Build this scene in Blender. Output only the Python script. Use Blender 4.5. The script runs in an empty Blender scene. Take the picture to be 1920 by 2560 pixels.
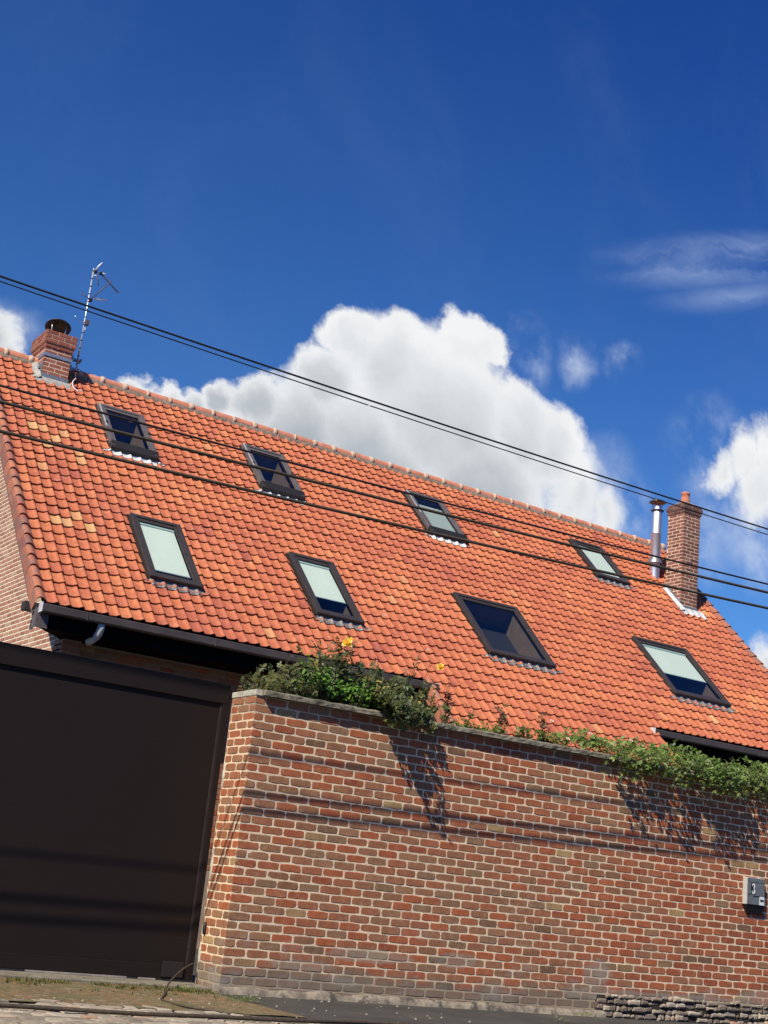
import bpy, bmesh, math, random
import numpy as np
from mathutils import Vector, Matrix, noise as mnoise

random.seed(7)
rng = np.random.default_rng(7)
SC = bpy.context.scene
C = SC.collection
rad = math.radians
PI = math.pi

# ------------------------------------------------------------------ camera
cam = bpy.data.cameras.new("camera")
camo = bpy.data.objects.new("camera", cam)
C.objects.link(camo)
yaw, pit, rol = rad(31.214), rad(15.734), rad(6.0756)
F = Vector((math.sin(yaw) * math.cos(pit), math.cos(yaw) * math.cos(pit), math.sin(pit)))
RT = Vector((math.cos(yaw), -math.sin(yaw), 0))
UP = RT.cross(F)
R_ = RT * math.cos(rol) + UP * math.sin(rol)
U_ = UP * math.cos(rol) - RT * math.sin(rol)
camo.matrix_world = Matrix(((R_.x, U_.x, -F.x, 0), (R_.y, U_.y, -F.y, 0), (R_.z, U_.z, -F.z, 0), (0, 0, 0, 1)))
cam.sensor_fit = 'VERTICAL'
cam.sensor_height = 36
cam.lens = 3429.5 / 2560 * 36
cam.clip_start = 0.1
cam.clip_end = 3000
SC.camera = camo

# ------------------------------------------------------------------ light
SUNDIR = Vector((-1.7, -1.0, 1.95)).normalized()      # towards the sun
sl = bpy.data.lights.new("sun", 'SUN')
sl.energy = 4.9
sl.angle = rad(0.53)
sl.color = (1.0, 0.93, 0.80)
so = bpy.data.objects.new("sun", sl)
C.objects.link(so)
so.rotation_euler = SUNDIR.to_track_quat('Z', 'Y').to_euler()
so.location = (-20, -12, 24)
SUN_EL = math.asin(SUNDIR.z)
SUN_ROT = math.atan2(SUNDIR.x, SUNDIR.y)

SC.view_settings.view_transform = 'Standard'
SC.view_settings.look = 'None'
SC.view_settings.exposure = 0.30
SC.view_settings.gamma = 1.0

# ------------------------------------------------------------------ world: sky and clouds
W = bpy.data.worlds.new("World")
SC.world = W
W.use_nodes = True
nt = W.node_tree
nt.nodes.clear()


def N(t, typ, **kw):
    n = t.nodes.new(typ)
    for k, v in kw.items():
        setattr(n, k, v)
    return n


class G:
    """small helper to write node maths"""
    def __init__(s, tree):
        s.t = tree

    def put(s, sock, v):
        if isinstance(v, (int, float)):
            sock.default_value = v
        elif isinstance(v, (tuple, list)):
            n = len(sock.default_value)
            sock.default_value = tuple(list(v) + [1.0] * (n - len(v))) if n > len(v) else tuple(v)[:n]
        else:
            s.t.links.new(v, sock)

    def m(s, op, a, b=0.0, c=0.0, clamp=False):
        n = N(s.t, 'ShaderNodeMath', operation=op, use_clamp=clamp)
        s.put(n.inputs[0], a)
        s.put(n.inputs[1], b)
        if len(n.inputs) > 2:
            s.put(n.inputs[2], c)
        return n.outputs[0]

    def v(s, op, a, b=(0, 0, 0), sc=1.0):
        n = N(s.t, 'ShaderNodeVectorMath', operation=op)
        s.put(n.inputs[0], a)
        s.put(n.inputs[1], b)
        s.put(n.inputs[3], sc)
        return n.outputs['Value'] if op in ('DISTANCE', 'DOT_PRODUCT', 'LENGTH') else n.outputs[0]

    def comb(s, x, y, z):
        n = N(s.t, 'ShaderNodeCombineXYZ')
        s.put(n.inputs[0], x); s.put(n.inputs[1], y); s.put(n.inputs[2], z)
        return n.outputs[0]

    def sep(s, a):
        n = N(s.t, 'ShaderNodeSeparateXYZ')
        s.put(n.inputs[0], a)
        return n.outputs

    def noise(s, vec, scale, detail=4.0, rough=0.5, dist=0.0, out='Fac', dims='3D'):
        n = N(s.t, 'ShaderNodeTexNoise', noise_dimensions=dims)
        if vec is not None:
            s.put(n.inputs['Vector'], vec)
        n.inputs['Scale'].default_value = scale
        n.inputs['Detail'].default_value = detail
        n.inputs['Roughness'].default_value = rough
        n.inputs['Distortion'].default_value = dist
        return n.outputs[out]

    def mapr(s, v, a, b, c=0.0, d=1.0, smooth=True):
        n = N(s.t, 'ShaderNodeMapRange', interpolation_type='SMOOTHSTEP' if smooth else 'LINEAR')
        s.put(n.inputs['Value'], v)
        n.inputs['From Min'].default_value = a
        n.inputs['From Max'].default_value = b
        n.inputs['To Min'].default_value = c
        n.inputs['To Max'].default_value = d
        return n.outputs[0]

    def mix(s, f, a, b, mode='MIX'):
        n = N(s.t, 'ShaderNodeMix', data_type='RGBA', blend_type=mode)
        s.put(n.inputs[0], f)
        s.put(n.inputs[6], a)
        s.put(n.inputs[7], b)
        return n.outputs[2]

    def ramp(s, f, stops, interp='LINEAR'):
        n = N(s.t, 'ShaderNodeValToRGB')
        n.color_ramp.interpolation = interp
        el = n.color_ramp.elements
        while len(el) > 1:
            el.remove(el[-1])
        el[0].position = stops[0][0]
        el[0].color = tuple(stops[0][1]) + (1,)
        for p, c in stops[1:]:
            e = el.new(p)
            e.color = tuple(c) + (1,)
        s.put(n.inputs[0], f)
        return n.outputs[0]

    def attr(s, name, out='Fac'):
        n = N(s.t, 'ShaderNodeAttribute', attribute_name=name)
        return n.outputs[out]


g = G(nt)
sky = N(nt, 'ShaderNodeTexSky', sky_type='NISHITA', sun_disc=False, sun_elevation=SUN_EL, sun_rotation=SUN_ROT,
        altitude=0.0, air_density=1.0, dust_density=0.25, ozone_density=3.0)
tc = N(nt, 'ShaderNodeTexCoord')
sx, sy, sz = g.sep(tc.outputs['Generated'])
syc = g.m('MAXIMUM', sy, 0.02)
gx = g.m('DIVIDE', sx, syc)      # direction in the sky: sideways and upwards per metre away from the wall
gz = g.m('DIVIDE', sz, syc)
P0 = g.comb(gx, gz, 0.0)
w1 = g.noise(P0, 5.5, 6.0, 0.55, out='Color')
w2 = g.noise(P0, 26.0, 8.0, 0.62, out='Color')
P1 = g.v('ADD', P0, g.v('SCALE', g.v('SUBTRACT', w1, (0.5, 0.5, 0.5)), sc=0.10))
P1 = g.v('ADD', P1, g.v('SCALE', g.v('SUBTRACT', w2, (0.5, 0.5, 0.5)), sc=0.035))
P1 = g.v('MULTIPLY', P1, (1, 1, 0))


def blobs(P, lst, sm=0.12):
    acc = None
    for (bx, bz, br) in lst:
        d = g.v('DISTANCE', P, (bx, bz, 0.0))
        e = g.m('MULTIPLY_ADD', d, -1.0 / br, 1.0)
        acc = e if acc is None else g.m('SMOOTH_MAX', acc, e, sm)
    return acc


#@CLOUDS@
CUM = [(0.605, 0.464, 0.073), (0.561, 0.475, 0.042), (0.545, 0.484, 0.019), (0.606, 0.501, 0.034), (0.668, 0.509, 0.04), (0.697, 0.523, 0.03), (0.532, 0.42, 0.04), (0.468, 0.389, 0.034), (0.438, 0.385, 0.022), (0.655, 0.433, 0.101), (0.743, 0.453, 0.055), (0.786, 0.446, 0.054), (0.818, 0.416, 0.05), (0.856, 0.397, 0.038), (0.41, 0.368, 0.025), (0.382, 0.374, 0.022), (0.36, 0.375, 0.024), (0.338, 0.372, 0.019), (0.512, 0.361, 0.073), (0.714, 0.381, 0.097), (0.589, 0.349, 0.103), (0.235, 0.394, 0.035), (0.246, 0.371, 0.031), (0.257, 0.351, 0.022), (1.049, 0.499, 0.043), (1.088, 0.515, 0.044), (1.019, 0.476, 0.03), (1.083, 0.474, 0.051), (1.097, 0.282, 0.036)]
SOFT = [(0.861, 0.408, 0.073), (0.839, 0.379, 0.06), (0.755, 0.531, 0.038), (0.822, 0.535, 0.035), (0.875, 0.554, 0.029), (1.048, 0.449, 0.095), (1.002, 0.403, 0.06), (0.879, 0.413, 0.062), (0.911, 0.406, 0.043), (1.089, 0.407, 0.07), (0.255, 0.4, 0.037), (1.005, 0.49, 0.075)]
#@END@
dens = blobs(P1, CUM)
n_b = g.noise(P0, 14.0, 8.0, 0.6)
dens = g.m('ADD', dens, g.m('MULTIPLY', g.m('SUBTRACT', n_b, 0.5), 0.40))
thin = g.m('MULTIPLY', g.m('MULTIPLY', g.mapr(gx, 0.74, 0.84), g.mapr(gx, 0.95, 0.90)), g.mapr(gz, 0.50, 0.42))
thin = g.m('ADD', thin, g.m('MULTIPLY', g.mapr(gx, 0.96, 1.0), 0.85))
dens = g.m('MULTIPLY', dens, g.m('MULTIPLY_ADD', thin, -0.58, 1.0))
w3 = g.noise(P0, 75.0, 6.0, 0.65)
dens = g.m('ADD', dens, g.m('MULTIPLY', g.m('SUBTRACT', w3, 0.5), 0.16))
alpha = g.mapr(dens, -0.02, 0.30)
P2 = g.v('ADD', P1, (-0.018, 0.026, 0.0))
# relief: the same billows looked up a little towards the sun
nb1 = g.noise(P1, 7.0, 7.0, 0.58)
nb2 = g.noise(P2, 7.0, 7.0, 0.58)
relief = g.m('MULTIPLY', g.m('SUBTRACT', nb1, nb2), 0.48)
body = g.mapr(dens, 0.05, 0.85)
low = g.mapr(g.m('ADD', gz, g.m('MULTIPLY', g.m('SUBTRACT', n_b, 0.5), 0.10)), 0.56, 0.35)
shade = g.m('ADD', relief, 1.02)
shade = g.m('SUBTRACT', shade, g.m('MULTIPLY', g.m('MULTIPLY', body, low), 0.60))
shade = g.m('MAXIMUM', g.m('MINIMUM', shade, 1.02), 0.34)
ccol = g.mix(g.mapr(shade, 0.3, 1.0, smooth=False), (0.40, 0.45, 0.51), (0.97, 0.985, 1.0))
# thin veils
ws = g.noise(g.v('MULTIPLY', P0, (1.0, 4.5, 1.0)), 4.0, 7.0, 0.6, 0.6)
sf = blobs(P1, SOFT, 0.2)
veil = g.m('MULTIPLY', g.mapr(sf, 0.0, 1.0), g.mapr(g.noise(P0, 11.0, 7.0, 0.6), 0.36, 0.68))
rt = N(nt, 'ShaderNodeMapping')
g.put(rt.inputs['Vector'], P0)
rt.inputs['Rotation'].default_value = (0, 0, rad(-22))
ux_, uy_, uz_ = g.sep(rt.outputs[0])
ca_, sa_ = math.cos(rad(22)), math.sin(rad(22))


def streak(px, pz, hl, hw):
    cu, cv = px * ca_ + pz * sa_, -px * sa_ + pz * ca_
    d = g.v('LENGTH', g.comb(g.m('MULTIPLY', g.m('SUBTRACT', ux_, cu), 1 / hl), g.m('MULTIPLY', g.m('SUBTRACT', uy_, cv), 1 / hw), 0.0))
    return g.m('MAXIMUM', g.m('SUBTRACT', 1.0, d), 0.0)


cirm = g.mapr(g.m('MAXIMUM', streak(1.00, 0.715, 0.23, 0.040), g.m('MULTIPLY', streak(1.03, 0.682, 0.17, 0.024), 0.6)), 0.0, 0.75)
cwarp = g.noise(P0, 9.0, 5.0, 0.6)
cir = g.noise(g.comb(g.m('MULTIPLY', ux_, 3.2), g.m('MULTIPLY_ADD', uy_, 26.0, g.m('MULTIPLY', cwarp, 2.2)), 0.0), 1.0, 7.0, 0.55)
cirrus = g.m('MULTIPLY', g.mapr(cir, 0.30, 0.74), g.m('MULTIPLY', cirm, 0.50))
bro = g.noise(g.v('MULTIPLY', P0, (2.2, 1.3, 1.0)), 2.6, 7.0, 0.62, 0.5)
cirrus = g.m('ADD', cirrus, g.m('MULTIPLY', g.mapr(bro, 0.42, 0.85), 0.035))
SKY_K = 0.072
tint = g.mix(g.mapr(gz, 0.30, 0.95, smooth=False), (0.43, 0.84, 1.34), (0.165, 0.50, 1.20))
skc = g.mix(1.0, sky.outputs[0], tint, 'MULTIPLY')
CLK = 0.80 / SKY_K
col = g.mix(g.m('MULTIPLY', cirrus, 0.8), skc, (0.62 * CLK, 0.74 * CLK, 0.95 * CLK))
col = g.mix(g.m('MULTIPLY', veil, 0.62), col, (0.70 * CLK, 0.78 * CLK, 0.92 * CLK))
cc = N(nt, 'ShaderNodeVectorMath', operation='SCALE')
nt.links.new(ccol, cc.inputs[0])
cc.inputs[3].default_value = CLK * 0.93
col = g.mix(alpha, col, cc.outputs[0])
bg = N(nt, 'ShaderNodeBackground')
bg.inputs['Strength'].default_value = SKY_K
nt.links.new(col, bg.inputs['Color'])
wo = N(nt, 'ShaderNodeOutputWorld')
nt.links.new(bg.outputs[0], wo.inputs['Surface'])

# ------------------------------------------------------------------ helpers
GZ = -0.9                     # ground level at the foot of the wall (the lens is the origin)


class MB:
    def __init__(s):
        s.v = []; s.f = []; s.r = []; s.t = []; s.sm = []

    def add(s, vs, fs, r=0.5, t=0.0, smooth=False):
        b = len(s.v)
        s.v.extend([tuple(p) for p in vs])
        for f in fs:
            s.f.append(tuple(b + i for i in f))
            s.r.append(r); s.t.append(t); s.sm.append(smooth)
        return b

    def box(s, x0, x1, y0, y1, z0, z1, r=0.5, t=0.0):
        s.add([(x0, y0, z0), (x1, y0, z0), (x1, y1, z0), (x0, y1, z0), (x0, y0, z1), (x1, y0, z1), (x1, y1, z1), (x0, y1, z1)],
              [(0, 3, 2, 1), (4, 5, 6, 7), (0, 1, 5, 4), (1, 2, 6, 5), (2, 3, 7, 6), (3, 0, 4, 7)], r, t)

    def tube(s, pts, rad_, n=8, r=0.5, t=0.0, cap=True):
        pts = [Vector(p) for p in pts]
        rr = rad_ if isinstance(rad_, (list, tuple)) else [rad_] * len(pts)
        vs = []; fs = []
        prev = None
        for i, p in enumerate(pts):
            d = (pts[min(i + 1, len(pts) - 1)] - pts[max(i - 1, 0)]).normalized()
            if prev is None:
                a = d.orthogonal().normalized()
            else:
                a = (prev - d * prev.dot(d))
                a = a.normalized() if a.length > 1e-6 else d.orthogonal().normalized()
            prev = a
            b = d.cross(a)
            for k in range(n):
                an = 2 * PI * k / n
                vs.append(p + (a * math.cos(an) + b * math.sin(an)) * rr[i])
        for i in range(len(pts) - 1):
            for k in range(n):
                k2 = (k + 1) % n
                fs.append((i * n + k, i * n + k2, (i + 1) * n + k2, (i + 1) * n + k))
        s.add(vs, fs, r, t, True)
        if cap:
            b = len(s.v) - len(vs)
            s.f.append(tuple(b + k for k in range(n))[::-1]); s.r.append(r); s.t.append(t); s.sm.append(False)
            e = b + (len(pts) - 1) * n
            s.f.append(tuple(e + k for k in range(n))); s.r.append(r); s.t.append(t); s.sm.append(False)

    def lathe(s, prof, center, n=24, r=0.5, t=0.0, mat=None, smooth=True):
        cx, cy, cz = center
        vs = []; fs = []
        for (ra, z) in prof:
            for k in range(n):
                an = 2 * PI * k / n
                p = Vector((ra * math.cos(an), ra * math.sin(an), z))
                if mat:
                    p = mat @ p
                vs.append((cx + p.x, cy + p.y, cz + p.z))
        for i in range(len(prof) - 1):
            for k in range(n):
                k2 = (k + 1) % n
                fs.append((i * n + k, i * n + k2, (i + 1) * n + k2, (i + 1) * n + k))
        s.add(vs, fs, r, t, smooth)


def tag(o, label=None, cat=None, group=None, kind=None):
    if label: o['label'] = label
    if cat: o['category'] = cat
    if group: o['group'] = group
    if kind: o['kind'] = kind
    return o


SPLIT = {'soffit', 'ridge_mortar', 'front_wall', 'side_flashing', 'gutter_end', 'light_streak', 'slot', 'cement_patch', 'cable_tie',
         'reflector', 'dipole_box', 'feeder_loop', 'cowl_leg', 'barge_board', 'rear_wall', 'knob', 'cap_leg', 'leg', 'blind_rail'}
LAST = []


def build(name, mb, mat, parent=None, origin=None, bevel=0.0, uv=None):
    """link a mesh object; pieces that stand apart become objects of their own"""
    del LAST[:]
    if name in SPLIT:
        ps = pieces(mb)
        if len(ps) > 1:
            objs = [build1(name, m, mat, parent, origin, bevel) for m in ps]
            LAST.extend(objs)
            return objs[0]
    o = build1(name, mb, mat, parent, origin, bevel)
    LAST.append(o)
    return o


def build1(name, mb, mat, parent=None, origin=None, bevel=0.0):
    """vertices are given in world space (or the parent's space when local)"""
    me = bpy.data.meshes.new(name)
    v = np.array(mb.v, dtype=float).reshape(-1, 3)
    if origin is not None:
        v = v - np.array(origin)
    me.from_pydata(v.tolist(), [], mb.f)
    a = me.attributes.new('rnd', 'FLOAT', 'FACE')
    a.data.foreach_set('value', np.array(mb.r, dtype=np.float32))
    a = me.attributes.new('tone', 'FLOAT', 'FACE')
    a.data.foreach_set('value', np.array(mb.t, dtype=np.float32))
    me.polygons.foreach_set('use_smooth', np.array(mb.sm, dtype=bool))
    me.update()
    o = bpy.data.objects.new(name, me)
    C.objects.link(o)
    if mat is not None:
        me.materials.append(mat)
    if origin is not None:
        o.location = origin
    if parent is not None:
        o.parent = parent
        if origin is None:
            # vertices were world space: bring them into the parent's space
            pm = parent.get('_loc')
            if pm is not None:
                o.location = (-pm[0], -pm[1], -pm[2])
    if bevel:
        md = o.modifiers.new('bevel', 'BEVEL')
        md.width = bevel
        md.segments = 2
        md.limit_method = 'ANGLE'
        md.angle_limit = rad(40)
    return o


def pieces(mb):
    par = list(range(len(mb.v)))
    def find(a):
        while par[a] != a:
            par[a] = par[par[a]]; a = par[a]
        return a
    for f in mb.f:
        r0 = find(f[0])
        for i in f[1:]:
            par[find(i)] = r0
    groups = {}
    for k, f in enumerate(mb.f):
        groups.setdefault(find(f[0]), []).append(k)
    out = []
    for ks in groups.values():
        m = MB(); mp = {}
        for k in ks:
            f = []
            for i in mb.f[k]:
                if i not in mp:
                    mp[i] = len(m.v); m.v.append(mb.v[i])
                f.append(mp[i])
            m.f.append(tuple(f)); m.r.append(mb.r[k]); m.t.append(mb.t[k]); m.sm.append(mb.sm[k])
        out.append(m)
    return out


def empty(name, loc, label=None, cat=None, group=None, kind=None):
    o = bpy.data.objects.new(name, None)
    o.empty_display_size = 0.2
    C.objects.link(o)
    o.location = loc
    o['_loc'] = list(loc)
    tag(o, label, cat, group, kind)
    return o


# ------------------------------------------------------------------ materials
def new_mat(name):
    m = bpy.data.materials.new(name)
    m.use_nodes = True
    t = m.node_tree
    b = t.nodes['Principled BSDF']
    return m, t, b, G(t)


def bump(t, b, h, strength=0.3, dist=0.01):
    n = N(t, 'ShaderNodeBump')
    n.inputs['Strength'].default_value = strength
    n.inputs['Distance'].default_value = dist
    t.links.new(h, n.inputs['Height'])
    t.links.new(n.outputs[0], b.inputs['Normal'])


def plain(name, colr, rough=0.6, metal=0.0, var=0.25, scale=12.0, bmp=0.15, spec=None, coat=0.0, dirt=None):
    m, t, b, q = new_mat(name)
    co = N(t, 'ShaderNodeTexCoord').outputs['Object']
    n1 = q.noise(co, scale, 6, 0.6)
    n2 = q.noise(co, scale * 5.5, 4, 0.6)
    f = q.m('ADD', q.m('MULTIPLY', n1, 0.7), q.m('MULTIPLY', n2, 0.3))
    lo = tuple(c * (1 - var) for c in colr)
    hi = tuple(min(1, c * (1 + var)) for c in colr)
    c = q.mix(q.mapr(f, 0.3, 0.7), lo, hi)
    if dirt:
        c = q.mix(q.mapr(q.noise(co, dirt[1], 6, 0.65), dirt[2], dirt[3]), c, dirt[0])
    q.put(b.inputs['Base Color'], c)
    b.inputs['Roughness'].default_value = rough
    b.inputs['Metallic'].default_value = metal
    if spec is not None:
        b.inputs['Specular IOR Level'].default_value = spec
    if bmp:
        bump(t, b, f, bmp, 0.01)
    return m


def smear(q, co, c):
    """old cement smeared over bricks and joints near the foot of the wall"""
    nz = q.m('MULTIPLY', q.m('SUBTRACT', q.noise(co, 4.5, 7, 0.7), 0.5), 1.3)
    acc = None
    for (x, z, rx, rz) in ((9.80, -0.50, .20, .17), (10.1, -0.68, .8, .07), (7.05, -0.50, .55, .07), (8.05, -0.47, .30, .08), (11.2, -0.67, 1.6, .05), (12.3, -0.60, .5, .08), (6.4, -0.62, .4, .05)):
        d = q.v('LENGTH', q.v('MULTIPLY', q.v('SUBTRACT', co, (x, 11.1, z)), (1 / rx, 0.0, 1 / rz)))
        e = q.m('SUBTRACT', 1.0, d)
        acc = e if acc is None else q.m('MAXIMUM', acc, e)
    k = q.mapr(q.m('ADD', acc, nz), 0.0, 0.25)
    return q.mix(q.m('MULTIPLY', k, 0.48), c, q.mix(q.noise(co, 16, 5, 0.6), (0.21, 0.185, 0.14), (0.36, 0.32, 0.25)))


def brick_mat(name, stops, dust=(0.42, 0.31, 0.22), dustk=0.35, grime=False, val=1.0):
    m, t, b, q = new_mat(name)
    co = N(t, 'ShaderNodeTexCoord').outputs['Object']
    r = q.attr('rnd')
    c = q.ramp(r, stops, 'LINEAR')
    off = q.comb(q.m('MULTIPLY', r, 37.0), q.m('MULTIPLY', r, 11.0), q.m('MULTIPLY', r, 23.0))
    pv = q.v('ADD', co, off)
    n1 = q.noise(pv, 14, 5, 0.6)
    n2 = q.noise(pv, 90, 5, 0.65)
    n3 = q.noise(co, 2.2, 4, 0.6)
    c = q.mix(q.mapr(n1, 0.32, 0.72, 0, 0.55), c, q.mix(1.0, c, (0.62, 0.60, 0.60), 'MULTIPLY'))
    # patches of lighter skin, mortar haze
    hz = q.m('MULTIPLY', q.mapr(q.noise(pv, 22, 6, 0.7), 0.5, 0.72), dustk)
    hz = q.m('MULTIPLY', hz, q.mapr(n3, 0.3, 0.7, 0.35, 1.0))
    c = q.mix(hz, c, dust)
    c = q.mix(q.mapr(n2, 0.35, 0.75, 0.0, 0.35), c, q.mix(1.0, c, (0.5, 0.47, 0.45), 'MULTIPLY'))
    if grime:
        x, y, z = q.sep(co)
        zz = q.m('ADD', z, q.m('MULTIPLY', q.m('SUBTRACT', q.noise(co, 3.0, 6, 0.65), 0.5), 0.42))
        # dark weathering on old courses and lime/moss towards the foot
        k = q.mapr(zz, -0.60, -0.76)
        c = q.mix(q.m('MULTIPLY', k, 0.80), c, q.mix(q.noise(co, 9, 5, 0.6), (0.10, 0.085, 0.055), (0.26, 0.22, 0.165)))
        k2 = q.m('MULTIPLY', q.mapr(q.noise(q.v('MULTIPLY', co, (1, 1, 1.6)), 1.9, 6, 0.6), 0.54, 0.68), q.mapr(z, -0.05, -0.6))
        c = q.mix(q.m('MULTIPLY', k2, 0.6), c, (0.28, 0.25, 0.215))
        c = smear(q, co, c)
        # old soot patches
        k3 = q.mapr(q.noise(q.v('MULTIPLY', co, (0.7, 1, 2.0)), 1.3, 5, 0.6), 0.58, 0.72)
        c = q.mix(q.m('MULTIPLY', k3, 0.35), c, q.mix(1.0, c, (0.42, 0.40, 0.38), 'MULTIPLY'))
    q.put(b.inputs['Base Color'], c)
    b.inputs['Roughness'].default_value = 0.9
    b.inputs['Specular IOR Level'].default_value = 0.25
    bump(t, b, q.m('ADD', q.m('MULTIPLY', n1, 0.5), n2), 0.5, 0.004)
    return m


def mortar_mat(name, c1, c2, grime=False):
    m, t, b, q = new_mat(name)
    co = N(t, 'ShaderNodeTexCoord').outputs['Object']
    n1 = q.noise(co, 5, 6, 0.6)
    n2 = q.noise(co, 60, 5, 0.7)
    c = q.mix(q.mapr(n1, 0.3, 0.7), c1, c2)
    c = q.mix(q.mapr(n2, 0.35, 0.7, 0.0, 0.4), c, q.mix(1.0, c, (0.55, 0.5, 0.45), 'MULTIPLY'))
    if grime:
        x, y, z = q.sep(co)
        zz = q.m('ADD', z, q.m('MULTIPLY', q.m('SUBTRACT', q.noise(co, 3.0, 6, 0.65), 0.5), 0.42))
        k = q.mapr(zz, -0.60, -0.78)
        c = q.mix(q.m('MULTIPLY', k, 0.75), c, (0.20, 0.17, 0.12))
        c = smear(q, co, c)
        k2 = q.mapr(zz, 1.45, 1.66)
        c = q.mix(q.m('MULTIPLY', k2, 0.6), c, (0.16, 0.14, 0.11))  # mortar turns darker towards the top of the wall
    q.put(b.inputs['Base Color'], c)
    b.inputs['Roughness'].default_value = 0.95
    b.inputs['Specular IOR Level'].default_value = 0.15
    bump(t, b, n2, 0.6, 0.006)
    return m


RED = [(0.0, (0.340, 0.095, 0.044)), (0.12, (0.412, 0.114, 0.046)), (0.28, (0.443, 0.131, 0.054)), (0.42, (0.381, 0.136, 0.064)),
       (0.56, (0.350, 0.150, 0.074)), (0.70, (0.309, 0.145, 0.074)), (0.80, (0.371, 0.184, 0.092)), (0.88, (0.309, 0.153, 0.082)),
       (0.94, (0.299, 0.168, 0.091)), (0.97, (0.196, 0.102, 0.054)), (0.985, (0.412, 0.252, 0.112)), (1.0, (0.474, 0.300, 0.127))]


def wall_r(u, w):
    a = 0.46 + 0.30 * mnoise.noise(Vector((u * 0.55, w * 0.9, 3.3))) - 0.10 * max(0.0, min(1.0, (u - 3.0) / 3.0)) + random.gauss(0, 0.24)
    return random.uniform(.95, 1.0) if random.random() < 0.045 else min(0.94, max(0.0, a))
M_BRICK = brick_mat('old red brick', RED, dust=(0.46, 0.33, 0.19), dustk=0.5, grime=True)
M_MORT = mortar_mat('sandy mortar', (0.88, 0.71, 0.47), (0.70, 0.56, 0.38), grime=True)
PALE = [(0.0, (0.34, 0.165, 0.105)), (0.3, (0.44, 0.20, 0.125)), (0.6, (0.47, 0.235, 0.15)), (0.85, (0.50, 0.28, 0.18)), (1.0, (0.52, 0.36, 0.22))]
M_GBRICK = brick_mat('pale pink brick', PALE, dustk=0.5)
M_GMORT = mortar_mat('cream mortar', (0.92, 0.80, 0.60), (0.86, 0.73, 0.55))
CHIM = [(0.0, (0.16, 0.07, 0.05)), (0.35, (0.25, 0.095, 0.065)), (0.7, (0.30, 0.12, 0.08)), (1.0, (0.34, 0.16, 0.10))]
M_CBRICK = brick_mat('chimney brick', CHIM, dustk=0.2)
M_CBRICK1 = brick_mat('chimney brick red', [(0.0, (0.26, 0.085, 0.06)), (0.5, (0.34, 0.11, 0.07)), (1.0, (0.40, 0.15, 0.09))], dustk=0.2)
M_SOOT = brick_mat('sooty brick', [(0.0, (0.10, 0.065, 0.06)), (0.5, (0.16, 0.075, 0.062)), (1.0, (0.22, 0.10, 0.08))], dust=(0.2, 0.2, 0.21), dustk=0.6)
M_CMORT = mortar_mat('chimney mortar', (0.74, 0.58, 0.43), (0.62, 0.49, 0.36))
M_RUB = brick_mat('rubble stone', [(0.0, (0.14, 0.11, 0.085)), (0.5, (0.28, 0.22, 0.165)), (0.8, (0.40, 0.33, 0.25)), (0.92, (0.52, 0.44, 0.32)), (1.0, (0.40, 0.22, 0.15))], dust=(0.42, 0.38, 0.3), dustk=0.7)
M_RUBM = mortar_mat('crumbled mortar', (0.075, 0.06, 0.045), (0.03, 0.025, 0.02))


def tile_mat():
    m, t, b, q = new_mat('clay pantile')
    uvn = N(t, 'ShaderNodeUVMap', uv_map='UVMap').outputs[0]
    r = q.attr('rnd')
    tone = q.attr('tone')
    base = q.ramp(r, [(0.0, (0.32, 0.078, 0.046)), (0.15, (0.38, 0.096, 0.050)), (0.35, (0.44, 0.118, 0.054)), (0.55, (0.48, 0.136, 0.056)),
                      (0.75, (0.51, 0.154, 0.060)), (0.92, (0.54, 0.180, 0.068)), (1.0, (0.57, 0.215, 0.08))])
    off = q.comb(q.m('MULTIPLY', r, 31.7), q.m('MULTIPLY', r, 17.3), 0.0)
    pv = q.v('ADD', uvn, off)
    st = q.noise(q.v('MULTIPLY', pv, (17.0, 2.2, 1.0)), 1.0, 4, 0.6)
    blot = q.noise(pv, 9.0, 5, 0.6)
    fine = q.noise(uvn, 120.0, 4, 0.6)
    c = q.mix(q.mapr(st, 0.36, 0.66, 0.0, 0.75), base, q.mix(1.0, base, (1.16, 1.36, 1.45), 'MULTIPLY'))
    c = q.mix(q.mapr(blot, 0.42, 0.72, 0.0, 0.75), c, q.mix(1.0, c, (0.70, 0.60, 0.72), 'MULTIPLY'))
    reg = q.noise(uvn, 0.55, 4, 0.6)
    c = q.mix(q.mapr(reg, 0.35, 0.68, 0.0, 0.4), c, q.mix(1.0, c, (0.82, 0.72, 0.75), 'MULTIPLY'))
    c = q.mix(q.m('MULTIPLY', tone, 1.0), c, (0.55, 0.31, 0.13))          # the few yellow tiles
    # grey lichen and old paint spots
    li = q.m('MULTIPLY', q.mapr(q.noise(uvn, 7.5, 6, 0.62), 0.625, 0.67), q.mapr(q.noise(uvn, 0.8, 2, 0.5), 0.47, 0.6))
    c = q.mix(q.m('MULTIPLY', li, 0.6), c, (0.36, 0.30, 0.25))
    c = q.mix(q.mapr(fine, 0.5, 0.8, 0.0, 0.3), c, q.mix(1.0, c, (0.6, 0.55, 0.5), 'MULTIPLY'))
    dk = q.mapr(q.noise(uvn, 21.0, 5, 0.6), 0.68, 0.76)
    c = q.mix(q.m('MULTIPLY', dk, 0.45), c, (0.14, 0.06, 0.045))
    q.put(b.inputs['Base Color'], c)
    b.inputs['Roughness'].default_value = 0.72
    b.inputs['Specular IOR Level'].default_value = 0.35
    bump(t, b, q.m('ADD', q.m('MULTIPLY', blot, 0.6), q.m('MULTIPLY', fine, 0.4)), 0.35, 0.004)
    return m


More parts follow.
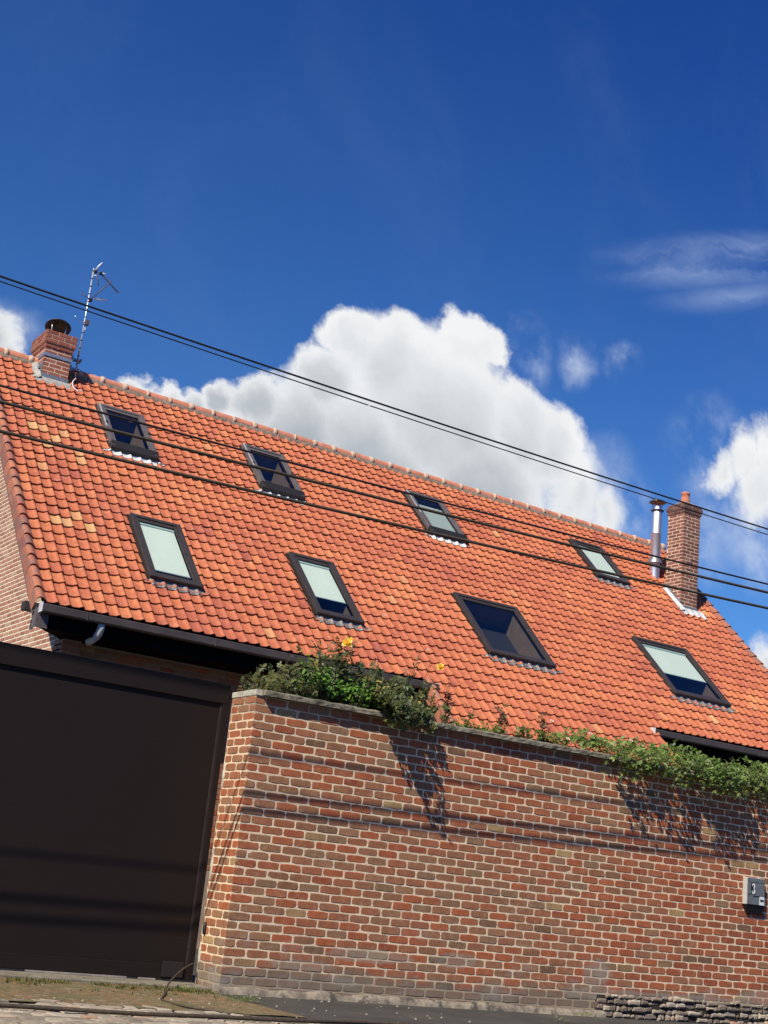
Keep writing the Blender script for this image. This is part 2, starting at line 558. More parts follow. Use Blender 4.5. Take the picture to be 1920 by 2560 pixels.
M_TILE = tile_mat()
M_VERGE = plain('verge tile clay', (0.42, 0.15, 0.085), 0.8, var=0.35, scale=9, dirt=((0.24, 0.17, 0.14), 6.0, 0.52, 0.7))
M_RIDGE = plain('ridge clay', (0.55, 0.20, 0.115), 0.8, var=0.25, scale=7, dirt=((0.45, 0.34, 0.26), 9.0, 0.55, 0.72))
M_BED = plain('ridge mortar bed', (0.24, 0.19, 0.14), 0.95, var=0.45, scale=18, bmp=0.6)
M_LUMP = plain('pale mortar', (0.50, 0.38, 0.27), 0.95, var=0.25, scale=20, bmp=0.5, dirt=((0.30, 0.25, 0.18), 22.0, 0.55, 0.7))
M_DARKWOOD = plain('dark painted wood', (0.030, 0.024, 0.022), 0.7, var=0.3, scale=8)
M_GUTTER = plain('brown gutter', (0.075, 0.058, 0.050), 0.45, var=0.25, scale=4)
M_BLACK = plain('black', (0.012, 0.011, 0.011), 0.6, var=0.3, scale=9, bmp=0)
M_BLACKM = plain('matt black paint', (0.006, 0.005, 0.005), 0.95, var=0.2, bmp=0, spec=0.05)
M_BARGE = plain('brown barge board', (0.11, 0.085, 0.08), 0.7, var=0.25, scale=6)
M_FRAME = plain('brown aluminium', (0.046, 0.037, 0.031), 0.38, var=0.22, scale=14, bmp=0.05)
M_FRAMEG = plain('weathered aluminium', (0.15, 0.13, 0.12), 0.42, metal=0.3, var=0.25, scale=14, bmp=0.05)
M_SILVER = plain('highlight flashing', (0.55, 0.54, 0.53), 0.4, metal=0.4, var=0.15, scale=14, bmp=0.05)
M_SEAL = plain('rubber seal', (0.016, 0.013, 0.012), 0.6, var=0.2, bmp=0)
M_REVEAL = plain('pine reveal', (0.13, 0.085, 0.055), 0.7, var=0.2, scale=5)
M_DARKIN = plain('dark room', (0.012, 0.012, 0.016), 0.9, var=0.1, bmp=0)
M_BLIND = plain('mint blind', (0.70, 0.76, 0.68), 0.85, var=0.03, scale=3, bmp=0.02)
M_BLIND_SHADED = plain('shaded mint blind', (0.40, 0.45, 0.41), 0.85, var=0.05, scale=3, bmp=0.02)  # darker blind copy, shade under the pulled sash put into its colour
M_BLINDT = plain('blind rail', (0.42, 0.52, 0.50), 0.5, var=0.1, bmp=0)
M_LEAD = plain('lead apron', (0.20, 0.195, 0.19), 0.55, metal=0.5, var=0.5, scale=22, bmp=0.8, dirt=((0.42, 0.41, 0.40), 30, 0.52, 0.66))
M_LEADW = plain('pale lead apron', (0.55, 0.55, 0.53), 0.6, var=0.28, scale=14, bmp=0.4)
M_ZINC = plain('zinc', (0.22, 0.24, 0.26), 0.5, metal=0.35, var=0.22, scale=6, bmp=0.1, dirt=((0.12, 0.12, 0.12), 9, 0.6, 0.74))
M_CEM = plain('grey cement', (0.34, 0.325, 0.29), 0.95, var=0.3, scale=14, bmp=0.6, dirt=((0.22, 0.2, 0.17), 16, 0.54, 0.68))
M_GALV = plain('galvanised steel', (0.36, 0.40, 0.43), 0.42, metal=0.6, var=0.25, scale=20, bmp=0.05)
M_MAST = plain('mast steel', (0.60, 0.66, 0.74), 0.35, metal=0.6, var=0.15, scale=20, bmp=0)
M_ALU = plain('antenna aluminium', (0.62, 0.60, 0.58), 0.35, metal=0.7, var=0.2, scale=30, bmp=0)
M_BRAN = plain('brown antenna boom', (0.12, 0.07, 0.065), 0.6, var=0.3, scale=30, bmp=0)
M_WHITE = plain('white plastic', (0.78, 0.78, 0.74), 0.5, var=0.06, scale=10, bmp=0)
M_RUST = plain('rusty cowl', (0.035, 0.02, 0.018), 0.55, metal=0.3, var=0.4, scale=9, bmp=0.1, dirt=((0.15, 0.05, 0.03), 7, 0.52, 0.7))
M_POT = plain('clay pot', (0.55, 0.19, 0.10), 0.8, var=0.25, scale=14, dirt=((0.25, 0.09, 0.07), 8, 0.55, 0.7))
M_CABLE = plain('black cable', (0.016, 0.015, 0.014), 0.55, var=0.3, scale=30, bmp=0)
M_CABLEB = plain('dusty cable', (0.060, 0.042, 0.024), 0.7, var=0.4, scale=30, bmp=0.2)
M_GREYPIPE = plain('grey pvc', (0.44, 0.46, 0.45), 0.45, var=0.12, scale=8, bmp=0)
M_COPE = plain('mossy concrete coping', (0.20, 0.175, 0.12), 0.95, var=0.35, scale=16, bmp=0.9, dirt=((0.07, 0.065, 0.045), 11, 0.48, 0.66))
M_COPEL = plain('pale concrete', (0.46, 0.42, 0.32), 0.95, var=0.22, scale=16, bmp=0.7, dirt=((0.24, 0.22, 0.16), 14, 0.52, 0.7))
M_BOXG = plain('grey steel box', (0.17, 0.18, 0.17), 0.45, metal=0.2, var=0.18, scale=26, bmp=0.05)
M_BOXL = plain('pale steel side', (0.50, 0.48, 0.43), 0.5, metal=0.1, var=0.1, scale=26, bmp=0.05)


def metal_flue():
    m, t, b, q = new_mat('stainless flue')
    co = N(t, 'ShaderNodeTexCoord').outputs['Object']
    n = q.noise(q.v('MULTIPLY', co, (1, 1, 0.15)), 30, 4, 0.5)
    q.put(b.inputs['Base Color'], q.mix(n, (0.74, 0.75, 0.76), (0.86, 0.86, 0.86)))
    b.inputs['Metallic'].default_value = 1.0
    b.inputs['Roughness'].default_value = 0.48
    return m


M_FLUE = metal_flue()


def glass_mat():
    m, t, b, q = new_mat('window glass')
    t.nodes.remove(b)
    tr = N(t, 'ShaderNodeBsdfTransparent')
    tr.inputs['Color'].default_value = (0.86, 0.90, 0.86, 1)
    gl = N(t, 'ShaderNodeBsdfGlossy')
    gl.inputs['Roughness'].default_value = 0.02
    gl.inputs['Color'].default_value = (1, 1, 1, 1)
    ge = N(t, 'ShaderNodeNewGeometry')
    ct = q.m('ABSOLUTE', q.v('DOT_PRODUCT', ge.outputs['Incoming'], ge.outputs['Normal']))
    fr = q.m('MULTIPLY_ADD', q.m('POWER', q.m('SUBTRACT', 1.0, ct), 5.0), 0.91, 0.09)      # Schlick, same from both sides
    mx = N(t, 'ShaderNodeMixShader')
    t.links.new(fr, mx.inputs[0])
    t.links.new(tr.outputs[0], mx.inputs[1])
    t.links.new(gl.outputs[0], mx.inputs[2])
    t.links.new(mx.outputs[0], t.nodes['Material Output'].inputs['Surface'])
    return m


M_GLASS = glass_mat()


def gate_mat():
    m, t, b, q = new_mat('dark brown gate sheet')
    co = N(t, 'ShaderNodeTexCoord').outputs['Object']
    n = q.noise(q.v('MULTIPLY', co, (0.6, 1, 22.0)), 3.0, 5, 0.6)
    n2 = q.noise(co, 2.0, 5, 0.6)
    c = q.mix(n, (0.0145, 0.0098, 0.0080), (0.0195, 0.0132, 0.0108))
    c = q.mix(q.mapr(n2, 0.35, 0.7, 0, 0.5), c, (0.0155, 0.0112, 0.0092))
    q.put(b.inputs['Base Color'], c)
    b.inputs['Roughness'].default_value = 0.6
    b.inputs['Specular IOR Level'].default_value = 0.16
    bump(t, b, n, 0.25, 0.003)
    return m


M_GATE = gate_mat()


def leaf_mat(name, stops, trans=0.35):
    m, t, b, q = new_mat(name)
    r = q.attr('rnd')
    c = q.ramp(r, stops)
    q.put(b.inputs['Base Color'], c)
    b.inputs['Roughness'].default_value = 0.45
    b.inputs['Specular IOR Level'].default_value = 0.4
    tl = N(t, 'ShaderNodeBsdfTranslucent')
    q.put(tl.inputs['Color'], q.mix(1.0, c, (1.5, 1.7, 0.7), 'MULTIPLY'))
    mx = N(t, 'ShaderNodeMixShader')
    mx.inputs[0].default_value = trans
    t.links.new(b.outputs[0], mx.inputs[1])
    t.links.new(tl.outputs[0], mx.inputs[2])
    t.links.new(mx.outputs[0], t.nodes['Material Output'].inputs['Surface'])
    return m


M_ROSEL = leaf_mat('rose leaf', [(0.0, (0.035, 0.045, 0.015)), (0.35, (0.075, 0.105, 0.028)), (0.58, (0.15, 0.13, 0.045)), (0.76, (0.15, 0.20, 0.042)), (0.9, (0.20, 0.19, 0.05)), (1.0, (0.19, 0.085, 0.045))])
M_IVYL = leaf_mat('climber leaf', [(0.0, (0.06, 0.10, 0.022)), (0.5, (0.16, 0.23, 0.05)), (0.85, (0.27, 0.33, 0.085)), (1.0, (0.34, 0.33, 0.12))])
M_REDL = leaf_mat('reddish shoot leaf', [(0.0, (0.10, 0.035, 0.03)), (0.5, (0.13, 0.07, 0.035)), (0.8, (0.10, 0.13, 0.035)), (1.0, (0.17, 0.2, 0.05))])
M_STEM = plain('plant stem', (0.09, 0.075, 0.035), 0.7, var=0.4, scale=20, bmp=0)
M_PETAL = leaf_mat('yellow petal', [(0.0, (0.80, 0.50, 0.05)), (1.0, (0.88, 0.66, 0.16))], 0.25)
M_PINK = leaf_mat('pale pink petal', [(0.0, (0.75, 0.45, 0.42)), (1.0, (0.8, 0.68, 0.6))], 0.25)

# ------------------------------------------------------------------ brick builder
def frame_pt(o, ux, n, u, w, k):
    """u along the wall, w up, k outward"""
    return (o[0] + ux[0] * u + n[0] * k, o[1] + ux[1] * u + n[1] * k, o[2] + w)


def brick(mb, o, ux, n, u0, u1, w0, w1, depth=0.03, detail=True, r=0.5, t=0.0, jit=0.0016, proud=0.0, ins=0.0045, rim=0.003):
    flip = (ux[0] * n[1] - ux[1] * n[0]) > 0
    if not detail:
        j = lambda a: random.uniform(-a, a)
        c = 0.0035
        k1 = proud + j(0.0012)
        out = [(u0, w0), (u1, w0), (u1, w1), (u0, w1)]
        inn = [(u0 + c + j(.001), w0 + c + j(.001)), (u1 - c + j(.001), w0 + c + j(.001)), (u1 - c + j(.001), w1 - c + j(.001)), (u0 + c + j(.001), w1 - c + j(.001))]
        vs = [frame_pt(o, ux, n, a, b_, -depth) for a, b_ in out] + [frame_pt(o, ux, n, a, b_, k1 - c * 0.7) for a, b_ in out] + [frame_pt(o, ux, n, a, b_, k1) for a, b_ in inn]
        fs = []
        for i in range(4):
            i2 = (i + 1) % 4
            fs.append((i, i2, 4 + i2, 4 + i)); fs.append((4 + i, 4 + i2, 8 + i2, 8 + i))
        fs.append((8, 9, 10, 11))
        if flip: fs = [f[::-1] for f in fs]
        mb.add(vs, fs, r, t)
        return
    nl = max(2, int(round((u1 - u0) / 0.045)))
    out = []
    rc = 0.0055
    for i in range(nl + 1):
        out.append((u0 + (u1 - u0) * i / nl, w0))
    out.append((u1, (w0 + w1) / 2))
    for i in range(nl + 1):
        out.append((u1 - (u1 - u0) * i / nl, w1))
    out.append((u0, (w0 + w1) / 2))
    cu, cw = (u0 + u1) / 2, (w0 + w1) / 2
    hu, hw = (u1 - u0) / 2, (w1 - w0) / 2
    o2 = []
    for a, b_ in out:
        a += random.uniform(-jit, jit); b_ += random.uniform(-jit, jit)
        if abs(a - cu) > hu - 0.004 and abs(b_ - cw) > hw - 0.004:      # corners are worn back
            a -= math.copysign(rc * random.uniform(.4, 1.4), a - cu); b_ -= math.copysign(rc * random.uniform(.3, 1.1), b_ - cw)
        o2.append((a, b_))
    m_ = len(o2)
    k1 = proud + random.uniform(-0.0015, 0.0015)
    tilt = random.uniform(-0.012, 0.012); tilt2 = random.uniform(-0.03, 0.03)
    vs = [frame_pt(o, ux, n, a, b_, -depth) for a, b_ in o2]
    vs += [frame_pt(o, ux, n, a, b_, k1 - rim) for a, b_ in o2]
    for a, b_ in o2:
        s = 1 - ins / hu; s2 = 1 - ins / hw
        vs.append(frame_pt(o, ux, n, cu + (a - cu) * s, cw + (b_ - cw) * s2, k1 + (a - cu) * tilt + (b_ - cw) * tilt2 + random.uniform(-.0006, .0006)))
    fs = []
    for i in range(m_):
        i2 = (i + 1) % m_
        fs.append((i, i2, m_ + i2, m_ + i)); fs.append((m_ + i, m_ + i2, 2 * m_ + i2, 2 * m_ + i))
    fs.append(tuple(range(2 * m_, 3 * m_)))
    if flip: fs = [f[::-1] for f in fs]
    mb.add(vs, fs, r, t)


def brick_wall(mb, o, ux, n, length, height, course=0.0753, L=0.2150, mo=0.0100, detail=False, keep=None, first=(0.2145, 0.102), depth=0.03, last=None, rf=None, wav=0.0, jit=0.0016):
    rows = int(math.floor(height / course + 0.01))
    for k in range(rows):
        w0 = k * course + mo / 2
        w1 = (k + 1) * course - mo / 2
        u = 0.0
        i = 0
        while u < length - 0.03:
            l = first[k % 2] if i == 0 else L * random.uniform(0.985, 1.015)
            e = min(u + l, length)
            if length - e < 0.04: e = length
            if keep is None or keep(u, e, w0, w1):
                r = random.random() if rf is None else rf(u, w0)
                dw = wav * mnoise.noise(Vector((u * .8 + o[0], k * .35, 9.1)))
                brick(mb, o, ux, n, u, e, w0 + dw, w1 + dw, depth=depth, detail=detail, r=r, jit=jit)
            u = e + mo * random.uniform(0.85, 1.15)
            i += 1


# ------------------------------------------------------------------ ground
def grid_sheet(name, xs, ys, zf, mat, kind='structure'):
    vs = []; fs = []
    for y in ys:
        for x in xs:
            vs.append((x, y, zf(x, y)))
    nx = len(xs)
    for j in range(len(ys) - 1):
        for i in range(nx - 1):
            fs.append((j * nx + i, j * nx + i + 1, (j + 1) * nx + i + 1, (j + 1) * nx + i))
    mb = MB(); mb.add(vs, fs, 0.5, 0, True)
    return tag(build(name, mb, mat), kind=kind)


def ground_z(x, y):
    if y > 8.5: return GZ
    if y > 1.0: return GZ - 0.5 * (1 - math.cos(PI * (8.5 - y) / 7.5)) / 2
    return GZ - 0.5


def asphalt_mat():
    m, t, b, q = new_mat('worn asphalt')
    co = N(t, 'ShaderNodeTexCoord').outputs['Object']
    n = q.noise(co, 1.8, 6, 0.6)
    f = q.noise(co, 160, 4, 0.7)
    c = q.mix(q.mapr(n, 0.3, 0.7), (0.030, 0.028, 0.025), (0.060, 0.054, 0.045))
    c = q.mix(q.mapr(f, 0.45, 0.75, 0, 0.5), c, (0.12, 0.105, 0.085))
    c = q.mix(q.mapr(q.noise(co, 4.0, 6, 0.7), 0.55, 0.72, 0, 0.6), c, (0.11, 0.085, 0.05))
    q.put(b.inputs['Base Color'], c)
    b.inputs['Roughness'].default_value = 0.85
    bump(t, b, f, 0.7, 0.006)
    return m


def soil_mat():
    m, t, b, q = new_mat('mossy soil')
    co = N(t, 'ShaderNodeTexCoord').outputs['Object']
    n = q.noise(co, 3.0, 6, 0.65)
    n2 = q.noise(co, 22.0, 6, 0.7)
    n3 = q.noise(co, 9.0, 5, 0.6)
    c = q.mix(q.mapr(n, 0.35, 0.65), (0.22, 0.13, 0.06), (0.31, 0.16, 0.07))
    c = q.mix(q.mapr(n2, 0.35, 0.62, 0, 0.85), c, (0.085, 0.080, 0.030))
    c = q.mix(q.mapr(q.noise(co, 5.0, 6, 0.7), 0.5, 0.62, 0, 0.8), c, (0.11, 0.125, 0.035))
    c = q.mix(q.mapr(n3, 0.52, 0.68, 0, 0.7), c, (0.27, 0.23, 0.17))
    q.put(b.inputs['Base Color'], c)
    b.inputs['Roughness'].default_value = 0.95
    bump(t, b, q.m('ADD', n2, n3), 0.9, 0.02)
    return m


M_ASPH = asphalt_mat()
M_SOIL = soil_mat()
M_GRAV = plain('small stones', (0.24, 0.20, 0.15), 0.9, var=0.5, scale=30, bmp=0)
M_THR = plain('dirty concrete sill', (0.20, 0.17, 0.12), 0.95, var=0.3, scale=12, bmp=0.7, dirt=((0.10, 0.09, 0.055), 9, 0.5, 0.68))
xs = [-300, -60, -15] + [i * 1.0 for i in range(-8, 25)] + [40, 80, 300]
ys = [-200, -40, -10] + [i * 0.5 for i in range(-4, 40)] + [26, 40, 80, 400]
grid_sheet('ground', xs, ys, ground_z, M_ASPH)
grid_sheet('driveway_verge', [0.5 + i * 0.1 for i in range(51)], [9.4 + 0.1 * i for i in range(20)],
           lambda x, y: GZ + 0.005 + 0.012 * (mnoise.noise(Vector((x * 3, y * 3, 0))) + 0.4) * min(1, max(0, (5.75 - x) * 2)), M_SOIL)
# stone setts, one by one in a single paved sheet
sett = MB()
yy = 7.2
while yy < 9.75:
    xx = 0.8 + random.uniform(0, .1)
    hgt = random.uniform(.085, .105)
    while xx < 5.3:
        wd = random.uniform(.10, .2)
        edge = 9.55 - 0.35 * mnoise.noise(Vector((xx * 0.9, 3, 1))) - max(0, xx - 4.2) * 0.7
        if yy < edge and not (yy > edge - 0.3 and random.random() < 0.3):
            r = random.random()
            top = ground_z(xx, yy) + random.uniform(.010, .022)
            x0, x1, y0, y1 = xx + .006, xx + wd - .006, yy + .006, yy + hgt - .006
            base = ground_z(xx, yy) - .02
            j = lambda: random.uniform(-.008, .008)
            a = [(x0 + j(), y0 + j()), (x1 + j(), y0 + j()), (x1 + j(), y1 + j()), (x0 + j(), y1 + j())]
            ccx, ccy = (x0 + x1) / 2, (y0 + y1) / 2
            vs = [(p[0], p[1], base) for p in a] + [(p[0], p[1], top - .008) for p in a] + [(ccx + (p[0] - ccx) * .78, ccy + (p[1] - ccy) * .72, top + random.uniform(-.003, .003)) for p in a]
            fs = []
            for i in range(4):
                i2 = (i + 1) % 4
                fs += [(i, i2, 4 + i2, 4 + i), (4 + i, 4 + i2, 8 + i2, 8 + i)]
            fs.append((8, 9, 10, 11))
            sett.add(vs, fs, r)
        xx += wd
    yy += hgt
m_, t_, b_, q_ = new_mat('stone sett')
co_ = N(t_, 'ShaderNodeTexCoord').outputs['Object']
cc_ = q_.ramp(q_.attr('rnd'), [(0.0, (0.20, 0.165, 0.12)), (0.5, (0.34, 0.28, 0.20)), (0.85, (0.45, 0.38, 0.28)), (1.0, (0.38, 0.22, 0.12))])
nn_ = q_.noise(co_, 30, 6, 0.7)
cc_ = q_.mix(q_.mapr(nn_, 0.35, 0.7, 0, 0.6), cc_, q_.mix(1.0, cc_, (0.5, 0.47, 0.42), 'MULTIPLY'))
q_.put(b_.inputs['Base Color'], cc_)
b_.inputs['Roughness'].default_value = 0.85
bump(t_, b_, nn_, 0.6, 0.006)
tag(build('cobbles', sett, m_), kind='structure')

# concrete sill under the gate
mb = MB(); mb.box(0.6, 5.60, 11.22, 11.62, GZ - 0.1, GZ + 0.035); mb.box(0.6, 5.60, 11.6205, 11.80, GZ - 0.1, GZ + 0.055)  # rear step added to block the bluish light in the gap
tag(build('threshold', mb, M_THR, bevel=0.01), kind='structure')

# ------------------------------------------------------------------ garden wall with gate reveal
YW = 11.1; XC = 5.59; YG = 11.58
wall = empty('garden_wall', (9.0, YW + .11, GZ), 'tall weathered red brick garden wall with mossy concrete coping, right of the dark gate', 'wall')
WL = 8.6
mb = MB()
# main face
nx_, uxm = (0, -1), (1, 0)
def keep_main(u, e, w0, w1):
    return not (u + XC > 9.85 - w0 * 0.3 and w0 < 0.20)
brick_wall(mb, (XC, YW, GZ), uxm, nx_, WL, 2.56, detail=True, keep=keep_main, first=(0.2145, 0.102), rf=wall_r, jit=0.0026, wav=0.0035)
# reveal beside the gate (normal towards -X, running away from the street)
def reveal_rows():
    course = 0.0753; mo = 0.011
    for k in range(34):
        w0 = k * course + mo / 2; w1 = (k + 1) * course - mo / 2
        segs = [0.102, 0.2145, 0.13] if k % 2 == 0 else [0.2145, 0.2145, 0.03]
        u = 0.0
        for i, s_ in enumerate(segs):
            e = min(u + s_, 0.475 + random.uniform(-.004, .006))
            if e - u > 0.02:
                brick(mb, (XC, YW, GZ), (0, 1), (-1, 0), u, e, w0, w1, depth=0.03, detail=True, r=wall_r(0, w0 + u), jit=0.0024)
            u = e + mo
reveal_rows()
build('brickwork', mb, M_BRICK, wall)
mb = MB()
mb.box(XC + 0.003, XC + WL, YW + 0.003, YW + 0.225, GZ - .2, GZ + 2.56)
mb.box(XC + 0.0035, XC + 0.24, YW + 0.225, YG, GZ - .2, GZ + 2.56)
build('mortar', mb, M_MORT, wall)
# coping: long slab with worn edge
def slab(mb, x0, x1, y0, y1, z0, z1, step=0.05, amp=0.004, axis='x'):
    n = max(2, int((x1 - x0 if axis == 'x' else y1 - y0) / step))
    ring = []
    prof = [(0, 0), (0, .35), (0, .75), (.035, 1.0), (.3, 1.03), (.7, 1.03), (1.0, 1.0), (1.0, 0)]
    for i in range(n + 1):
        f = i / n
        row = []
        for (a, b) in prof:
            jx = random.uniform(-amp, amp); jz = random.uniform(-amp, amp) * (1 if b > 0 else .6)
            if axis == 'x':
                row.append((x0 + (x1 - x0) * f, y0 + (y1 - y0) * a + (jx if a == 0 or a < .1 else 0), z0 + (z1 - z0) * b + jz))
            else:
                row.append((x0 + (x1 - x0) * a + jx, y0 + (y1 - y0) * f, z0 + (z1 - z0) * b + jz))
        ring.append(row)
    vs = [p for r_ in ring for p in r_]
    m2 = len(prof); fs = []
    for i in range(n):
        for k in range(m2):
            k2 = (k + 1) % m2
            fs.append((i * m2 + k, i * m2 + k2, (i + 1) * m2 + k2, (i + 1) * m2 + k))
    fs.append(tuple(range(m2))); fs.append(tuple(n * m2 + k for k in range(m2))[::-1])
    mb.add(vs, fs, 0.5, 0, False)
mb = MB()
slab(mb, XC + 0.055, XC + WL, YW - 0.072, YW + 0.26, GZ + 2.562, GZ + 2.612)
build('coping', mb, M_COPE, wall)
mb = MB()
slab(mb, XC - 0.004, XC + 0.052, YW - 0.012, YG, GZ + 2.562, GZ + 2.613, axis='y', amp=0.002)
build('coping', mb, M_COPEL, wall)
# crumbling foot of the wall at the right
mb = MB()
z = GZ - 0.07
for k, h in enumerate((0.072, 0.066, 0.064, 0.060, 0.052)):
    u = 4.24 + (0.0 if k < 4 else 0.10) + random.uniform(0, .03)
    while u < WL:
        w_ = random.choice((.05, .07, .09, .12, .16)) * random.uniform(.9, 1.2)
        hh = (h - .006) * random.uniform(.66, 1.08)
        if random.random() > 0.03:
            dz = random.uniform(-.006, .008) + .022 * mnoise.noise(Vector((u * 3, k * .7, 5)))
            brick(mb, (XC, YW, 0), (1, 0), (0, -1), u, u + w_, z + dz, z + hh + dz, depth=.06, detail=True,
                  r=random.random(), jit=0.008, proud=random.uniform(.004, .034), ins=.014, rim=.016)
        u += w_ + random.uniform(.003, .012)
    z += h
build('rubble_base', mb, M_RUB, wall)
mb = MB(); mb.box(XC + 4.15, XC + WL, YW + 0.0, YW + 0.02, GZ - .1, GZ + .20)
# split mortar bed behind the rubble
mb2 = MB(); mb2.box(XC + 4.22, XC + WL, YW - 0.012 + 0.014, YW + .05, GZ - .1, GZ + .215)
build('rubble_bed', mb2, M_RUBM, wall)
# low cement skirt left of the rubble
mb = MB()
n = 60; prof = [(0.0, 0.062), (0.020, 0.052), (0.034, 0.02), (0.055, -0.05)]
vs = []; fs = []
for i in range(n + 1):
    x = XC - .01 + (4.35) * i / n
    for (a, b) in prof:
        k = 1 + 0.5 * mnoise.noise(Vector((x * 4, a * 9, 2)))
        vs.append((x, YW - a * k - .002, GZ + b * k * (1 if b > 0 else 1)))
for i in range(n):
    for k in range(3):
        fs.append((i * 4 + k, i * 4 + k + 1, (i + 1) * 4 + k + 1, (i + 1) * 4 + k))
mb.add(vs, fs, .5, 0, True)
build('cement_skirt', mb, plain('dirty cement', (0.24, 0.195, 0.14), 0.95, var=0.5, scale=10, bmp=1.0, dirt=((0.07, 0.06, 0.045), 8, 0.5, 0.66)), wall)
# cement repairs on the gate-side edge
mb = MB()
for (zc, h, w_) in ((0.95, 0.30, 0.045), (0.15, 0.30, 0.06), (-0.62, 0.2, 0.04)):
    n = 10; vs = []; fs = []
    for i in range(n + 1):
        for k, (a, b) in enumerate(((0, 0.0), (.35, .012), (.75, .014), (1.0, 0.0))):
            f = math.sin(PI * i / n) ** .5
            vs.append((XC - b * f * random.uniform(.6, 1.3) + .003, YG - 0.003 - a * w_ * f * random.uniform(.7, 1.3), zc - h / 2 + h * i / n))
    for i in range(n):
        for k in range(3):
            fs.append((i * 4 + k, i * 4 + k + 1, (i + 1) * 4 + k + 1, (i + 1) * 4 + k))
    mb.add(vs, fs, .5, 0, True)
build('cement_patch', mb, M_COPEL, wall)
# small black catch set in the reveal
mb = MB()
mb.lathe([(0.0, -.055), (.012, -.05), (.018, -.02), (.018, .02), (.012, .05), (0.0, .055)], (XC - .012, 11.50, -0.395), 10)
build('gate_catch', mb, M_BLACK, wall)

# wall on the far side of the gate (out of the picture, keeps the gateway closed)
wall2 = empty('garden_wall', (-2.0, YW + .11, GZ), 'red brick wall carrying on left of the gateway', 'wall')
mb = MB()
brick_wall(mb, (-6.0, YW, GZ), (1, 0), (0, -1), 6.6, 2.56, detail=False, first=(0.2145, 0.102))
build('brickwork', mb, M_BRICK, wall2)
mb = MB(); mb.box(-6.0, 0.594, YW + .006, YG, GZ - .2, GZ + 2.56)
build('mortar', mb, M_MORT, wall2)
mb = MB(); slab(mb, -6.0, 0.6, YW - .06, YG, GZ + 2.562, GZ + 2.612, step=.2)
build('coping', mb, M_COPE, wall2)

# ------------------------------------------------------------------ gate
gate = empty('driveway_gate', (3.1, 11.66, GZ), 'large dark brown solid sheet gate closing the driveway beside the brick pier', 'gate')
mb = MB()
mb.box(0.62, 5.495, 11.63, 11.66, -0.725, 1.60)
build('panel', mb, M_GATE, gate)
mb = MB()
mb.box(0.62, 5.575, 11.605, 11.675, 1.60, 1.785)
build('top_rail', mb, M_GATE, gate, bevel=.003)
mb = MB(); mb.box(5.52, 5.575, 11.607, 11.672, -0.848, 1.598)
build('stile', mb, M_GATE, gate, bevel=.003)
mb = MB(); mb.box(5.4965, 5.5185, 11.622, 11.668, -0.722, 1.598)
build('edge_highlight', mb, plain('brown edge highlight', (0.030, 0.021, 0.019), 0.5, bmp=0), gate)  # lighter brown strip, the gate edge's highlight put into its colour
mb = MB(); mb.box(0.62, 5.5185, 11.609, 11.67, -0.845, -0.727)
build('bottom_rail', mb, M_GATE, gate, bevel=.003)
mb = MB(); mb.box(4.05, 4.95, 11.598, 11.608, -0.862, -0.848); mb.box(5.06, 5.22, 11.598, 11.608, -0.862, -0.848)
build('light_streak', mb, plain('gap light streak', (0.30, 0.26, 0.22), 0.8, bmp=0.2), gate)  # pale bars painting the streaks of light in the gap under the gate
mb = MB(); mb.box(5.27, 5.47, 11.590, 11.6085, -0.83, -0.70)
build('hinge_plate', mb, plain('brown hinge plate', (0.017, 0.011, 0.010), 0.6, bmp=0), gate, bevel=.003)

# ------------------------------------------------------------------ house number box
bx = empty('intercom_box', (12.0, YW, 0.27), 'grey metal box with white house number 3 fixed to the brick wall', 'letter box')
bx0, bx1, bz0, bz1 = 11.863, 12.138, 0.372, 0.662
mb = MB(); mb.box(bx0, bx1, YW - .062, YW + .0, bz0, bz1)
build('body', mb, M_BOXL, bx, bevel=.004)
mb = MB(); mb.box(bx0 + .004, bx1 - .002, YW - .070, YW - .0625, bz0 + .003, bz1 - .004)
door = build('door', mb, M_BOXG, bx, bevel=.002)
mb = MB(); mb.box(bx0 + .03, bx1 - .02, YW - .0715, YW - .0705, bz1 - .05, bz1 - .046)
mb.box(bx0 + .09, bx0 + .20, YW - .0725, YW - .0705, bz0 + .088, bz0 + .098)
build('slot', mb, M_BLACK, bx)
mb = MB(); mb.box(bx0 + .055, bx0 + .12, YW - .0735, YW - .0705, bz1 - .175, bz1 - .06)
build('number_plate', mb, M_BLACK, bx)
mb = MB(); mb.box(bx1 - .082, bx1 - .008, YW - .0730, YW - .0705, bz0 + .004, bz0 + .092)
lab_ = build('sticker', mb, M_WHITE, bx)
mb = MB(); mb.box(bx1 - .075, bx1 - .016, YW - .0745, YW - .0735, bz0 + .040, bz0 + .066)
build('sticker_panel', mb, plain('olive print', (0.05, 0.055, 0.025), 0.6, var=0.5, scale=60, bmp=0), bx)
mb = MB(); mb.lathe([(0, 0), (.007, 0), (.007, .006), (0, .006)], (bx0 + .022, YW - .0705, bz0 + .11), 10, mat=Matrix.Rotation(rad(90), 3, 'X'))
build('lock', mb, M_BLACK, bx)
mb = MB()   # black wedge shaped as the box's dark underside and cast shadow
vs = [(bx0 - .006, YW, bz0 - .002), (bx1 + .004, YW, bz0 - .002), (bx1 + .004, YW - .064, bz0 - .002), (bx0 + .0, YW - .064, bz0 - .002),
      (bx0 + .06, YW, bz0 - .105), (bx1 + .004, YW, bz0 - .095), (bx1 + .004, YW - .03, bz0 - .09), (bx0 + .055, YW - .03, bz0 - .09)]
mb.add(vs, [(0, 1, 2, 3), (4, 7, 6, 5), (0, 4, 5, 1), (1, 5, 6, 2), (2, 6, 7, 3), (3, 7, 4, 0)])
build('box_shadow', mb, M_BLACK, bx)
mb = MB(); mb.box(bx1 + .001, bx1 + .012, YW - .04, YW - .02, bz1 - .11, bz1 - .07)
